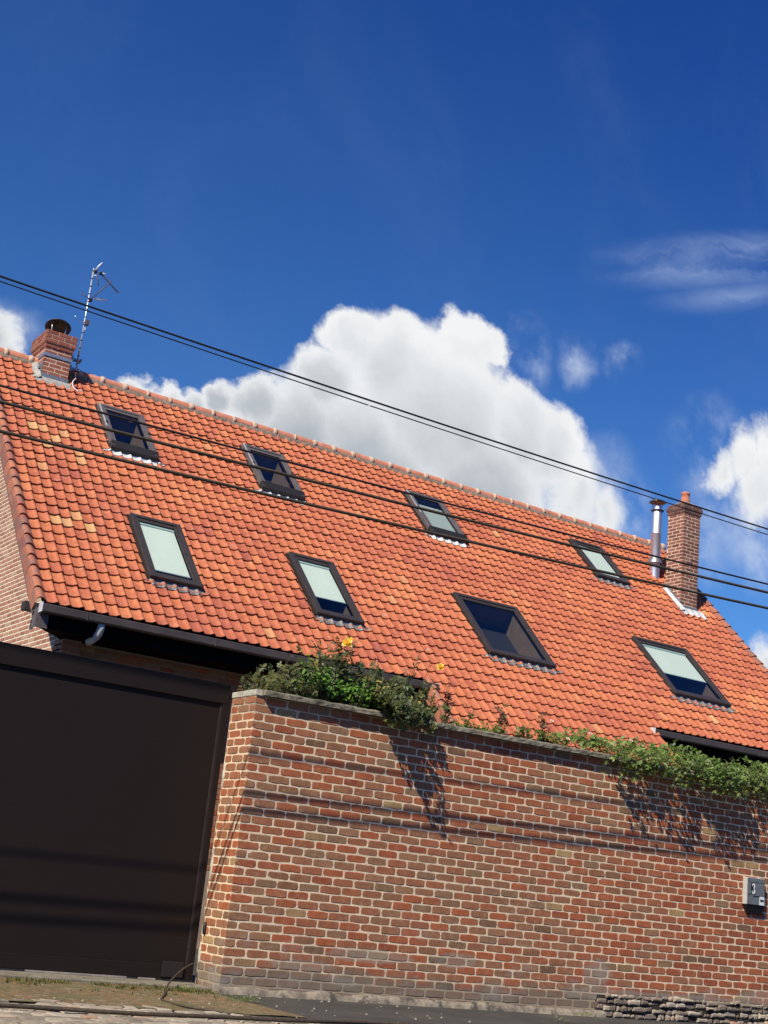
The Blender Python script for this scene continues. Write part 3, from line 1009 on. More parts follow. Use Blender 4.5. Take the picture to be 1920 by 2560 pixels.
build('hinge', mb, M_BLACK, bx)
# the digit as a solid outline (thick and thin strokes)
def digit3(mb, x, y, z, h):
    pts = []
    def arc(cx, cz, rx, rz, a0, a1, n, w0, w1):
        for i in range(n + 1):
            f = i / n; a = rad(a0 + (a1 - a0) * f)
            w_ = w0 + (w1 - w0) * math.sin(PI * f)
            pts.append(((cx + rx * math.cos(a)), (cz + rz * math.sin(a)), a, w_))
    def draw():
        vs = []; fs = []
        for (px, pz, a, w_) in pts:
            for s_ in (-1, 1):
                for d in (0, .002):
                    vs.append((x + h * (px + s_ * w_ * math.cos(a)), y - d, z + h * (pz + s_ * w_ * math.sin(a))))
        m2 = len(pts)
        for i in range(m2 - 1):
            b = i * 4; c_ = b + 4
            fs += [(b + 1, b + 3, c_ + 3, c_ + 1), (b, b + 1, c_ + 1, c_), (b + 2, c_ + 2, c_ + 3, b + 3)]
        mb.add(vs, fs)
        pts.clear()
    arc(0.22, 0.76, .17, .20, 165, -85, 12, .035, .085); draw()
    arc(0.21, 0.27, .21, .24, 85, -165, 12, .035, .095); draw()
    mb.add([(x + h * .03, y - .002, z + h * .76), (x + h * .12, y - .002, z + h * .70), (x + h * .13, y - .002, z + h * .84), (x + h * .04, y - .002, z + h * .86)], [(0, 1, 2, 3)])
    mb.add([(x + h * -.01, y - .002, z + h * .18), (x + h * .10, y - .002, z + h * .14), (x + h * .11, y - .002, z + h * .30), (x + h * .01, y - .002, z + h * .30)], [(0, 1, 2, 3)])
mb = MB(); digit3(mb, bx0 + .066, YW - .0738, bz1 - .170, .105)
build('digit', mb, M_WHITE, bx)

# ------------------------------------------------------------------ the house
YE = 17.5; ZE = 0.1885 * 17.5; SL = 0.96
AN = math.atan(SL); CA = math.cos(AN); SA = math.sin(AN)
XV0, XV1 = 5.43, 21.42                    # verge to verge
XG = 6.05; YF = 18.0; VR = 7.47           # gable plane, front wall, ridge (slope metres)
YR = YE + VR * CA; ZR = ZE + VR * SA
house = empty('brick_house', (XG, YF, GZ), 'long brick house with orange pantile roof, eight roof windows and two chimneys', 'house')


def rp(x, v, n=0.0):
    """point on the front roof slope"""
    return (x, YE + v * CA - n * SA, ZE + v * SA + n * CA)


GA = 0.2566                                # row gauge
TW = 0.1772                                # tile cover width
PU = np.array([-.03, .05, .15, .30, .45, .56, .65, .73, .80, .87, .93, .98, 1.03])
PH = np.array([.004, .001, -.001, .0, .002, .007, .016, .027, .032, .028, .018, .008, .002])
SKY = [  # x0, x1, v0, v1
    (7.25, 8.10, 1.13, 2.80), (10.06, 10.92, 1.15, 2.82), (13.40, 14.82, 1.14, 2.84), (17.64, 19.07, 1.16, 2.86),
    (7.31, 8.16, 4.90, 6.36), (10.15, 11.02, 4.91, 6.40), (13.80, 14.67, 4.96, 6.42), (18.05, 18.94, 5.06, 6.42)]
YELLOW = [(6.05, 4.9), (6.25, 4.9), (6.4, 4.65), (6.6, 4.9), (6.75, 4.6), (6.8, 4.35), (6.3, 2.45), (6.05, 2.2), (6.25, 2.2), (6.45, 2.2), (18.2, 0.75), (6.2, 4.4), (9.0, 0.5)]


def tile_rows():
    V = []; Fc = []; RN = []; TN = []; UVL = []
    nu = len(PU)
    base = 0
    def emit(x0, v0, w, length, rnd, tone, lift, jx):
        nonlocal base
        rows = []
        # (v, n offset)
        tb = 0.030 + lift
        prof = [(0.0, tb - 0.014), (0.0, tb - 0.003), (0.006, tb), (length, 0.0)]
        for (dv, dn) in prof:
            for k in range(nu):
                fr = dv / length
                x = x0 + PU[k] * w + jx * (1 - fr)
                h = PH[k]
                rows.append(rp(x, v0 + dv, h + dn))
                UVL.append((x, v0 + dv))
        V.extend(rows)
        for j in range(3):
            for k in range(nu - 1):
                a = base + j * nu + k
                Fc.append((a, a + 1, a + nu + 1, a + nu))
                RN.append(rnd); TN.append(tone)
        # right hand lip
        base += len(rows)
        a0 = base - len(rows) + nu - 1
        lipn = []
        for (dv, dn) in (prof[1], prof[3]):
            x = x0 + PU[-1] * w + jx * (1 - dv / length)
            lipn.append(rp(x - .002, v0 + dv, PH[-1] + dn - 0.012)); UVL.append((x, v0 + dv))
        V.extend(lipn)
        Fc.append((a0 + nu, base, base + 1, a0 + 3 * nu)); RN.append(rnd); TN.append(tone)
        base += 2
    ncol = int(round((XV1 - 0.02 - (XV0 + 0.13)) / TW))
    w = (XV1 - 0.02 - (XV0 + 0.13)) / ncol
    for r in range(-9, 30):
        v0 = r * GA + 0.0
        if v0 > VR - 0.08: continue
        length = min(GA + 0.06, VR + 0.03 - v0)
        for c in range(ncol):
            x0 = XV0 + 0.13 + c * w
            xc = x0 + w / 2; vc = v0 + GA / 2
            if r < 0 and not (11.70 < x0 and x0 + w < 16.45): continue
            skip = False
            for (a, b, d, e) in SKY:
                if a + .04 < xc < b - .04 and d + .06 < vc < e - .10: skip = True
            if 20.30 < xc < 20.55 and 4.75 < vc < 5.25: skip = True
            if skip: continue
            q = random.random()
            rn = min(1, max(0, 0.50 + random.gauss(0, 0.13) + 0.28 * mnoise.noise(Vector((xc * 0.7, vc * 0.9, 4)))))
            tone = 0.0
            for (a, b) in YELLOW:
                if abs(a - xc) < w / 2 and abs(b - vc) < GA / 2: tone = random.uniform(.55, .95)
            if random.random() < 0.004: tone = random.uniform(.3, .6)
            emit(x0 + random.gauss(0, .0018), v0 + random.gauss(0, .004) + .016 * mnoise.noise(Vector((xc * .45, r * .3, 2))), w, length, rn, tone, abs(random.gauss(0, .004)), random.gauss(0, .002))
    me = bpy.data.meshes.new('roof_tiles')
    me.from_pydata(V, [], Fc)
    a = me.attributes.new('rnd', 'FLOAT', 'FACE'); a.data.foreach_set('value', np.array(RN, dtype=np.float32))
    a = me.attributes.new('tone', 'FLOAT', 'FACE'); a.data.foreach_set('value', np.array(TN, dtype=np.float32))
    uvl = me.uv_layers.new(name='UVMap')
    li = np.zeros(len(me.loops), dtype=np.int32); me.loops.foreach_get('vertex_index', li)
    uvl.data.foreach_set('uv', np.array(UVL, dtype=np.float32)[li].ravel())
    me.polygons.foreach_set('use_smooth', np.ones(len(Fc), dtype=bool))
    # keep the front lip crisp
    me.update()
    me.materials.append(M_TILE)
    o = bpy.data.objects.new('roof', me)
    C.objects.link(o)
    o.parent = house
    o.location = (-XG, -YF, -GZ)
    return o


roof = tile_rows()
roof['_loc'] = [XG, YF, GZ]


def rchild(name, mb, mat, **kw):
    """sub-part of the roof: vertices in world space"""
    o = build(name, mb, mat, roof, **kw)
    for q in LAST: q.location = (0, 0, 0)
    return o


# deck below the tiles, cut where the roof windows stand
bxs = sorted(set([XV0 + .1, XV1, 11.8, 16.4] + [a + .05 for s_ in SKY for a in (s_[0],)] + [s_[1] - .05 for s_ in SKY]))
bvs = sorted(set([-2.3, 0.02, VR] + [s_[2] + .05 for s_ in SKY] + [s_[3] - .05 for s_ in SKY]))
mb = MB()
for i in range(len(bxs) - 1):
    for j in range(len(bvs) - 1):
        xc = (bxs[i] + bxs[i + 1]) / 2; vc = (bvs[j] + bvs[j + 1]) / 2
        if vc < 0 and not (11.8 < xc < 16.4): continue
        if any(a < xc < b and d < vc < e for (a, b, d, e) in SKY): continue
        mb.add([rp(bxs[i], bvs[j], -.012), rp(bxs[i + 1], bvs[j], -.012), rp(bxs[i + 1], bvs[j + 1], -.012), rp(bxs[i], bvs[j + 1], -.012)], [(0, 1, 2, 3)])
rchild('roof_deck', mb, M_DARKWOOD)
# back slope
mb = MB()
mb.add([(XV0 + .05, YR, ZR), (XV1, YR, ZR), (XV1, YR + VR * CA, ZE), (XV0 + .05, YR + VR * CA, ZE)], [(3, 2, 1, 0)])
rchild('rear_slope', mb, M_RIDGE)

# left verge tiles: rounded roll and a flap hanging over the gable
def verge(mb, x, v0, nrow, side=-1, wide=0.13, drop=0.15, up=True):
    for k in range(nrow):
        v = v0 + k * GA
        ln = GA + 0.03
        jr = random.uniform(-.003, .003)
        cs = [(-0.0, -drop), (-0.002, -0.02), (0.006, 0.030), (0.03, 0.052), (0.06, 0.056), (0.09, 0.046), (0.115, 0.026), (0.14, 0.010)]
        vs = []; fs = []
        for (dv, dn, sc_) in ((0, .012, 1), (0, .034, 1), (ln, 0.0, 1)):
            for (a, h) in cs:
                hh = h if h < -0.1 else h + dn
                xx = x - side * a if side < 0 else x - a
                vs.append(rp(xx + jr, v + dv, hh))
        m2 = len(cs)
        for j in range(2):
            for i in range(m2 - 1):
                f = (j * m2 + i, j * m2 + i + 1, (j + 1) * m2 + i + 1, (j + 1) * m2 + i)
                fs.append(f if side < 0 else f[::-1])
        mb.add(vs, fs, random.random(), 0, False)


M_VT = None
def verge_mat():
    m, t, b, q = new_mat('verge pantile')
    co = N(t, 'ShaderNodeTexCoord').outputs['Object']
    c = q.ramp(q.attr('rnd'), [(0.0, (0.26, 0.09, 0.06)), (0.5, (0.38, 0.12, 0.065)), (1.0, (0.52, 0.17, 0.08))])
    n1 = q.noise(co, 7, 6, 0.6); n2 = q.noise(co, 40, 5, 0.6)
    c = q.mix(q.mapr(n1, 0.40, 0.66, 0, 0.75), c, (0.20, 0.13, 0.105))
    c = q.mix(q.mapr(n2, 0.4, 0.7, 0, 0.4), c, q.mix(1.0, c, (0.5, 0.45, 0.42), 'MULTIPLY'))
    q.put(b.inputs['Base Color'], c); b.inputs['Roughness'].default_value = 0.85
    bump(t, b, n2, 0.4, 0.004)
    return m
M_VT = verge_mat()
mb = MB(); verge(mb, XV0, 0.0, 29, -1)
rchild('verge_tiles', mb, M_VT)
mb = MB(); verge(mb, 11.66, -9 * GA, 9, -1, drop=0.17)
rchild('verge_tiles', mb, M_VT)
mb = MB(); verge(mb, XV1 + .03, 0.0, 29, 1)
rchild('verge_tiles', mb, M_VT)

# ridge
mb = MB(); mbl = MB(); mbb = MB()
RL = 0.447
xr = XV0 + 0.05 - 0.12
k = 0
ridge_x = []
while xr < XV1 - 0.02:
    x1 = min(xr + RL, XV1 + .02)
    seg = 9
    jz = random.uniform(-.004, .004)
    vs = []; fs = []
    for x in (xr + .004, x1 + .012):
        rr = 0.105 + (0.006 if x == xr + .004 else 0)
        for i in range(seg + 1):
            a = rad(-8 + 196 * i / seg)
            vs.append((x, YR - rr * math.cos(a), ZR + 0.012 + jz + rr * math.sin(a) * 0.95))
    for i in range(seg):
        fs.append((i, seg + 1 + i, seg + 2 + i, i + 1))
    mb.add(vs, fs, random.random(), 0, True)
    # pale mortar collar at the joint, sagging to the front
    if 6.2 < xr < 7.05 and False: pass
    lump_r = random.uniform(0.6, 1.2)
    n2 = 9; vs = []; fs = []
    rings = 6
    for j in range(rings + 1):
        f = j / rings
        x = x1 - 0.055 * lump_r + 0.11 * lump_r * f
        bul = math.sin(PI * f) ** 0.6
        for i in range(n2 + 1):
            a = rad(-30 + 105 * i / n2)
            env = math.sin(PI * min(1, max(0, (i + .3) / (n2 + .6)))) ** .5
            rr = 0.100 + (0.036 * bul * env) * random.uniform(.8, 1.15)
            vs.append((x + random.uniform(-.004, .004), YR - rr * math.cos(a), ZR + .012 + rr * math.sin(a) * .95))
    for j in range(rings):
        for i in range(n2):
            fs.append((j * (n2 + 1) + i, (j + 1) * (n2 + 1) + i, (j + 1) * (n2 + 1) + i + 1, j * (n2 + 1) + i + 1))
    mbl.add(vs, fs, .5, 0, True)
    xr = x1
rchild('ridge_tiles', mb, M_RIDGE)
rchild('ridge_mortar', mbl, M_LUMP)
vs = []; fs = []; n = 150
for i in range(n + 1):
    x = XV0 + .1 + (XV1 - XV0 - .1) * i / n
    j = random.uniform(-.012, .012)
    vs += [rp(x, VR - .05, .075), rp(x, VR - .105 + j, .066 + j * .3), rp(x, VR - .15 + j * 1.5, .01)]
for i in range(n):
    for k in range(2):
        fs.append((i * 3 + k, (i + 1) * 3 + k, (i + 1) * 3 + k + 1, i * 3 + k + 1))
mbb.add(vs, fs, .5, 0, True)
rchild('ridge_bed', mbb, M_BED)

# eaves: gutters, fascia, soffit
def gutter(name, x0, x1, lab=None):
    mb = MB()
    pr = [(17.475, 3.275), (17.468, 3.175), (17.45, 3.152), (17.36, 3.150), (17.335, 3.17), (17.33, 3.258), (17.345, 3.266), (17.352, 3.256), (17.352, 3.18), (17.45, 3.17)]
    vs = []
    for x in (x0, x1):
        vs += [(x, a, b) for a, b in pr]
    m2 = len(pr); fs = []
    for i in range(m2 - 1):
        fs.append((i, m2 + i, m2 + i + 1, i + 1))
    fs.append((0, 1, 2, 3, 4, 5)); fs.append((m2 + 5, m2 + 4, m2 + 3, m2 + 2, m2 + 1, m2))
    mb.add(vs, fs)
    k = x0 + .6
    while k < x1:
        mb.box(k, k + .025, 17.326, 17.334, 3.155, 3.262)
        k += 1.9
    return build(name, mb, M_GUTTER, house)


gutter('gutter', XV0 + .06, 11.80)
gutter('gutter', 16.33, XV1)
mb = MB()
for (a, b) in ((XV0 + .10, 11.78), (16.38, XV1 - .02)):
    mb.box(a, b, 17.48, 17.51, 2.97, 3.255)
    mb.box(max(a, XG - .02), b, 17.512, YF + .14, 2.972, 2.992)
mb.add([(XV0 + .08, 17.512, 2.974), (XG - .021, 17.512, 2.974), (XG - .021, YF + .12, 2.974), (XV0 + .08, 17.512, 3.0), (XG - .021, 17.512, 3.0), (XG - .021, YF + .12, 3.0)],
       [(0, 2, 1), (3, 4, 5), (0, 1, 4, 3), (1, 2, 5, 4), (2, 0, 3, 5)])
build('soffit', mb, M_BLACKM, house)
# small pale end cap on each gutter end
mb = MB(); mb.box(16.315, 16.329, 17.335, 17.475, 3.16, 3.285); mb.box(XV0 + .048, XV0 + .058, 17.335, 17.475, 3.155, 3.285); mb.box(11.802, 11.812, 17.335, 17.475, 3.16, 3.28)
build('gutter_end', mb, M_LEADW, house)
# barge board returning under the left verge and brown eaves box end
mb = MB()
mb.box(XV0 + .03, XV0 + .20, 17.46, 17.478, 2.962, 3.15)
mb.box(XV0 + .03, XV0 + .05, 17.479, 17.62, 2.962, 3.22)
mb.add([rp(XV0 + .015, -.04, -.13), rp(XV0 + .035, -.04, -.13), rp(XV0 + .035, VR, -.13), rp(XV0 + .015, VR, -.13),
        rp(XV0 + .015, -.04, -.20), rp(XV0 + .035, -.04, -.20), rp(XV0 + .035, VR, -.20), rp(XV0 + .015, VR, -.20)],
       [(0, 1, 2, 3), (7, 6, 5, 4), (0, 4, 5, 1), (0, 3, 7, 4), (1, 5, 6, 2)])
build('barge_board', mb, M_BARGE, house)
# barge under the catslide verge
mb = MB()
mb.add([rp(11.69, -2.3, -.13), rp(11.73, -2.3, -.13), rp(11.73, .0, -.13), rp(11.69, .0, -.13),
        rp(11.69, -2.3, -.24), rp(11.73, -2.3, -.24), rp(11.73, .0, -.24), rp(11.69, .0, -.24)],
       [(0, 1, 2, 3), (7, 6, 5, 4), (0, 4, 5, 1), (0, 3, 7, 4), (1, 5, 6, 2), (2, 6, 7, 3)])
build('barge_board', mb, M_DARKWOOD, house)
# purlin end poking out of the gable
mb = MB(); mb.box(XG - .21, XG + .02, 19.30, 19.46, 3.49, 3.62)
build('purlin_end', mb, M_DARKWOOD, house, bevel=.006)

# gable wall
mb = MB()
def roofz(y):   # underside of the roof above the gable
    if y < YR: return ZE + (y - YE) * SL - .05
    return ZR - (y - YR) * SL - .05
def keep_g(u, e, w0, w1):
    y0 = YF + u; y1 = YF + e
    return min(roofz(y0), roofz(y1)) > GZ + w1 + .03
brick_wall(mb, (XG, YF, GZ), (0, 1), (-1, 0), 9.8, 9.2, course=0.0745, detail=False, keep=lambda u, e, a, b: keep_g(u, e, a, b) and a > 1.6 and u < 9.75, rf=lambda u, w: random.random(), mo=0.019)
build('gable_brickwork', mb, M_GBRICK, house)
mb = MB()
yb = YF + 10.2
prof = [(YF + .006, GZ - .2), (YF + .006, roofz(YF)), (YR, ZR - .06), (yb, roofz(yb)), (yb, GZ - .2)]
vs = [(XG + .005, a, b) for a, b in prof] + [(XG + .25, a, b) for a, b in prof]
mb.add(vs, [(0, 1, 2, 3, 4), (9, 8, 7, 6, 5), (0, 4, 9, 5)])
build('gable_wall', mb, M_GMORT, house)
mb = MB()
vs = [(XV1 - .45, a, b) for a, b in prof] + [(XV1 - .2, a, b) for a, b in prof]
mb.add(vs, [(0, 1, 2, 3, 4), (9, 8, 7, 6, 5), (0, 4, 9, 5)])
mb.box(XG + .25, XV1 - .45, yb - .25, yb, GZ - .2, roofz(yb))
build('rear_wall', mb, M_GBRICK, house)
# front wall: corner pier then recessed wall
mb = MB()
brick_wall(mb, (XG, YF, GZ), (1, 0), (0, -1), 0.27, 3.86, first=(0.2145, 0.102), keep=lambda u, e, a, b: a > 1.5)
brick_wall(mb, (XG + .29, YF + .12, GZ), (1, 0), (0, -1), 5.4, 3.86, keep=lambda u, e, a, b: a > 1.0)
brick_wall(mb, (16.45, YF + .12, GZ), (1, 0), (0, -1), 4.4, 3.86, keep=lambda u, e, a, b: a > 1.4)
build('front_brickwork', mb, M_BRICK, house)
mb = MB()
mb.box(XG + .005, XG + .27, YF + .0055, YF + .35, GZ - .2, 2.975)
mb.box(XG + .27, 11.74, YF + .1255, YF + .35, GZ - .2, 2.975)
mb.box(16.40, XV1 - .45, YF + .1255, YF + .35, GZ - .2, 2.975)
build('front_wall', mb, mortar_mat('brown mortar', (0.40, 0.30, 0.22), (0.30, 0.23, 0.17)), house)
# side and front walls of the part under the long slope
mb = MB()
def keep_s(u, e, w0, w1):
    y = 16.1 + u
    return ZE + (y - YE) * SL - .16 > GZ + w1
brick_wall(mb, (11.95, 16.1, GZ), (0, 1), (-1, 0), 2.0, 4.0, keep=keep_s, mo=.013)
build('side_brickwork', mb, M_GBRICK, house)
mb = MB()
vs = [(11.955, a, b) for a, b in ((16.1, GZ - .2), (16.1, ZE - 1.4 * SL - .14), (18.12, ZE + .62 * SL - .14), (18.12, GZ - .2))]
vs += [(12.15, b, c) for a, b, c in vs]
mb.add(vs, [(0, 1, 2, 3), (7, 6, 5, 4), (0, 4, 5, 1)])
mb.box(12.15, 16.3, 16.1, 16.3, GZ - .2, ZE - 1.35 * SL - .12)
build('side_wall', mb, M_GMORT, house)
# grey downpipe elbow beneath the left gutter
mb = MB()
pts = []
for i in range(9):
    a = rad(90 * i / 8)
    pts.append((6.31 - 0.075 * math.sin(a) * .9 - .0, 17.47 + .22 * math.sin(a), 3.13 - .10 * (1 - math.cos(a)) * 1.6))
pts2 = [(6.345, 17.41, 3.155), (6.345, 17.42, 3.09), (6.34, 17.44, 3.035), (6.325, 17.49, 2.985), (6.30, 17.56, 2.945), (6.275, 17.63, 2.915)]
mb.tube(pts2, 0.050, 14)
build('downpipe', mb, M_GREYPIPE, house)

# ------------------------------------------------------------------ roof windows
ROTX = Matrix.Rotation(AN, 4, 'X')


def roof_window(i, x0, x1, v0, v1, kind, blind):
    """built in roof space: x across, y up the slope, z out of the roof"""
    w = x1 - x0; h = v1 - v0
    e = bpy.data.objects.new('roof_window', None)
    C.objects.link(e)
    e.parent = house
    p = rp(x0, v0, 0)
    e.matrix_local = Matrix.Translation((p[0] - XG, p[1] - YF, p[2] - GZ)) @ ROTX
    upper = kind == 'u'
    top = 0.13 if upper else 0.105
    fw = 0.075
    mf = M_FRAMEG if upper else M_FRAME

    def part(name, mb, mat, bevel=0.0, parent=e):
        o = build(name, mb, mat, None, bevel=bevel)
        for q in LAST: q.parent = parent
        return o
    # outer frame: bars butted end to end
    mb = MB()
    mb.box(0, fw, 0, h, -.02, top)
    mb.box(w - fw, w, 0, h, -.02, top)
    mb.box(fw, w - fw, h - fw, h, -.02, top)
    fr = part('frame', mb, mf, .008)
    mb = MB()
    bt = top + (0.03 if upper else 0.008)
    if upper:
        vs = [(0.0, -.03, -.01), (w, -.03, -.01), (w, fw + .03, -.01), (0, fw + .03, -.01), (-.008, -.05, top - .02), (w + .008, -.05, top - .02), (w + .008, fw + .04, bt), (-.008, fw + .04, bt)]
        mb.add(vs, [(0, 3, 2, 1), (4, 5, 6, 7), (0, 1, 5, 4), (1, 2, 6, 5), (2, 3, 7, 6), (3, 0, 4, 7)])
    else:
        mb.box(fw * .0, w, -.018, fw + .0, -.02, top - .035)
        mb.box(-.004, w + .004, -.028, fw - .01, top - .0345, bt)
    part('bottom_cover', mb, M_SEAL if upper else M_FRAME, .010)
    # sash
    s0 = fw + .004; sw = 0.042
    st_ = top - 0.012
    mb = MB()
    mb.box(s0, s0 + sw, fw + .002, h - fw - .004, .01, st_)
    mb.box(w - s0 - sw, w - s0, fw + .002, h - fw - .004, .01, st_)
    mb.box(s0 + sw, w - s0 - sw, h - fw - .004 - sw - .03, h - fw - .004, .01, st_ - .006)
    mb.box(s0 + sw, w - s0 - sw, fw + .002, fw + sw, .01, st_)
    sash = part('sash', mb, M_FRAMEG if upper else M_FRAME, .004)
    g0x, g1x, g0y, g1y = s0 + sw, w - s0 - sw, fw + sw, h - fw - sw - .034
    mb = MB()
    mb.add([(g0x, g0y, top - .035), (g1x, g0y, top - .035), (g1x, g1y, top - .035), (g0x, g1y, top - .035)], [(0, 1, 2, 3)])
    part('pane', mb, M_GLASS)
    # inner seal
    mb = MB()
    e_ = .006
    mb.box(g0x, g0x + e_, g0y, g1y, top - .034, top - .022); mb.box(g1x - e_, g1x, g0y, g1y, top - .034, top - .022)
    mb.box(g0x + e_, g1x - e_, g0y, g0y + e_, top - .034, top - .022); mb.box(g0x + e_, g1x - e_, g1y - e_, g1y, top - .034, top - .022)
    part('seal', mb, M_SEAL)
    # lined opening down to the room
    mb = MB(); dp = -.34
    vs = [(g0x, g0y, top - .04), (g1x, g0y, top - .04), (g1x, g1y, top - .04), (g0x, g1y, top - .04), (g0x, g0y - .05, dp), (g1x, g0y - .05, dp), (g1x, g1y + .05, dp), (g0x, g1y + .05, dp)]
    mb.add(vs, [(0, 1, 5, 4), (1, 2, 6, 5), (2, 3, 7, 6), (3, 0, 4, 7)])
    part('reveal', mb, M_REVEAL)
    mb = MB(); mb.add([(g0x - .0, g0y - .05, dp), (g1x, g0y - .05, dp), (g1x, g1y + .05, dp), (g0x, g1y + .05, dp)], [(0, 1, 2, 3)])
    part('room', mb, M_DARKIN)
    if blind:
        a, b = blind
        y0 = g0y + (g1y - g0y) * a; y1 = g0y + (g1y - g0y) * b
        mb = MB(); mb.box(g0x + .012, g1x - .012, y0, y1, top - .062, top - .058)
        part('blind', mb, M_BLIND_SHADED if upper else M_BLIND)
        mb = MB(); mb.box(g0x + .008, g1x - .008, y0 - .022, y0 - .001, top - .066, top - .052)
        if b >= .99: mb.box(g0x + .008, g1x - .008, y1 - .055, y1 - .0, top - .057, top - .042)
        part('blind_rail', mb, M_BLINDT)
    # dressed apron following the tiles
    mb = MB()
    ex = .13 if upper else .12
    nseg = int((w + 2 * ex) / .012)
    vs = []; fs = []
    wt = (XV1 - 0.02 - (XV0 + 0.13)) / round((XV1 - 0.02 - (XV0 + 0.13)) / TW)
    hh0 = .15
    for k in range(nseg + 1):
        x = -ex + (w + 2 * ex) * k / nseg
        u = ((x + x0 - (XV0 + .13)) / wt) % 1.0
        ph = float(np.interp(u, PU, PH))
        edge = hh0 * (1.0 if 0.02 < x < w - .02 else 0.30) + .004 * math.sin(k * 1.7)
        top_v = 0.0 if (-.002 < x < w + .002) else -.045
        lo = -.015 if 0 < x < w else -.03
        vs += [(x, top_v + (-.02 if upper else -.012), (.055 if 0 < x < w else .04) + ph * .4), (x, -.045, .034 + ph * .85 + random.uniform(-.002, .002)), (x, -.02 - edge * .6 - (0 if 0 < x < w else .03), .030 + ph + random.uniform(-.002, .002)), (x, -.02 - edge - (0 if 0 < x < w else .03), .030 + ph)]
    for k in range(nseg):
        for j in range(3):
            fs.append((k * 4 + j, k * 4 + j + 1, (k + 1) * 4 + j + 1, (k + 1) * 4 + j))
    mb.add(vs, fs, .5, 0, True)
    part('apron', mb, M_LEADW if (upper and i < 7) else M_LEAD)
    # side flashings
    mb = MB(); mb.box(-.022, -.001, -.01, h + .02, .0, .058); mb.box(w + .001, w + .022, -.01, h + .02, .0, .058)
    part('side_flashing', mb, M_SEAL)
    if upper:
        mb = MB(); mb.box(.004, .030, h * .42, h - .01, top + .001, top + .009)
        part('highlight_strip', mb, M_SILVER)  # silver flashing strip, left frame side's highlight put into its colour
        mb = MB()
        for xx in (.035, w - .035):
            mb.lathe([(0, 0), (.018, 0), (.022, .012), (.016, .03), (0, .034)], (xx, h * .52, top), 10)
        part('knob', mb, M_BLACK)
        mb = MB()
        mb.box(fw + .02, w - fw - .02, fw + .05, fw + .062, top - .008, top + .004)
        part('handle_bar', mb, M_FRAMEG)
    return e


BL = [(.10, 1.0), (.30, 1.0), None, (.40, 1.0), None, None, (.0, .80), (.02, 1.0)]
for i, s_ in enumerate(SKY):
    roof_window(i, *s_, 'u' if 4 <= i <= 6 else 'l', BL[i])

# ------------------------------------------------------------------ chimneys
def box_bricks(mb, x0, x1, y0, y1, z0, z1, course, keepz=None, L=.2145, mo=.0145):
    brick_wall(mb, (x0, y0, z0), (1, 0), (0, -1), x1 - x0, z1 - z0, course=course, mo=mo, first=(L, .102))
    brick_wall(mb, (x0, y0, z0), (0, 1), (-1, 0), y1 - y0, z1 - z0, course=course, mo=mo, first=(.102, L))
    brick_wall(mb, (x1, y0, z0), (0, 1), (1, 0), y1 - y0, z1 - z0, course=course, mo=mo, first=(L, .102))


# left chimney on the ridge
ch = bpy.data.objects.new('chimney', None); C.objects.link(ch); ch.parent = house
ch['_loc'] = [XG, YF, GZ]
x0, x1, y0, y1 = 6.375, 6.855, 22.47, 23.20
mb = MB()
box_bricks(mb, x0, x1, y0, y1, 8.115, 8.72, .0755)
build('shaft', mb, M_CBRICK1, ch).location = (0, 0, 0)
mb = MB(); mb.box(x0 + .002, x1 - .002, y0 + .002, y1, 7.75, 8.72)
build('shaft_mortar', mb, M_CMORT, ch).location = (0, 0, 0)
mb = MB()
box_bricks(mb, x0 - .02, x1 + .02, y0 - .02, y1 + .02, 8.70, 8.7755, .0755)
box_bricks(mb, x0 - .045, x1 + .045, y0 - .045, y1 + .045, 8.778, 9.008, .0765)
build('cap', mb, M_CBRICK1, ch).location = (0, 0, 0)
mb = MB(); mb.box(x0 - .012, x1 + .012, y0 - .012, y1 + .012, 8.70, 8.778); mb.box(x0 - .038, x1 + .038, y0 - .038, y1 + .04, 8.778, 9.0)
build('cap_mortar', mb, M_CMORT, ch).location = (0, 0, 0)
mb = MB(); mb.box(x0 - .012, x1 + .012, y0 - .014, y0 - .0015, 7.95, 8.205)
mb.box(x0 - .014, x0 - .0015, y0 - .0005, y1, 8.03, 8.42)
mb.box(x0 - .04, x0 - .016, y0 + .05, y1, 8.30, 8.36)
build('flashing', mb, M_ZINC, ch).location = (0, 0, 0)
# strap round the shaft
mb = MB()
zb = 8.53
mb.box(x0 - .012, x1 + .02, y0 - .012, y0 - .002, zb, zb + .06); mb.box(x0 - .012, x0 - .002, y0 - .0015, y1 + .01, zb, zb + .06); mb.box(x1 + .002, x1 + .012, y0, y1 + .01, zb, zb + .06)
build('strap', mb, M_GALV, ch).location = (0, 0, 0)
# cement fillet dressed onto the tiles
mb = MB(); vs = []; fs = []; n = 26
for i in range(n + 1):
    x = x0 - .14 + (x1 - x0 + .20) * i / n
    vt = 6.90
    j = random.uniform(-.02, .02)
    mid = 0 if x > x0 - .02 else .28
    vs += [rp(x, vt + .03 + mid, .055), rp(x, vt - .04 + j + mid * .5, .050 + j * .2), rp(x, vt - .11 + j + mid * .3, .042), rp(x, vt - .15 + j + mid * .2, .02)]
for i in range(n):
    for k in range(3):
        fs.append((i * 4 + k, i * 4 + k + 1, (i + 1) * 4 + k + 1, (i + 1) * 4 + k))
mb.add(vs, fs, .5, 0, True)
vs = []; fs = []
for i in range(9):
    v = 6.85 + .6 * i / 8
    j = random.uniform(-.015, .015)
    vs += [rp(x0 - .015, v, .09), rp(x0 - .06, v, .065 + j), rp(x0 - .12 + j, v, .05), rp(x0 - .16 + j, v, .03)]
for i in range(8):
    for k in range(3):
        fs.append((i * 4 + k, i * 4 + k + 1, (i + 1) * 4 + k + 1, (i + 1) * 4 + k))
mb.add(vs, fs, .5, 0, True)
build('cement_fillet', mb, M_CEM, ch).location = (0, 0, 0)
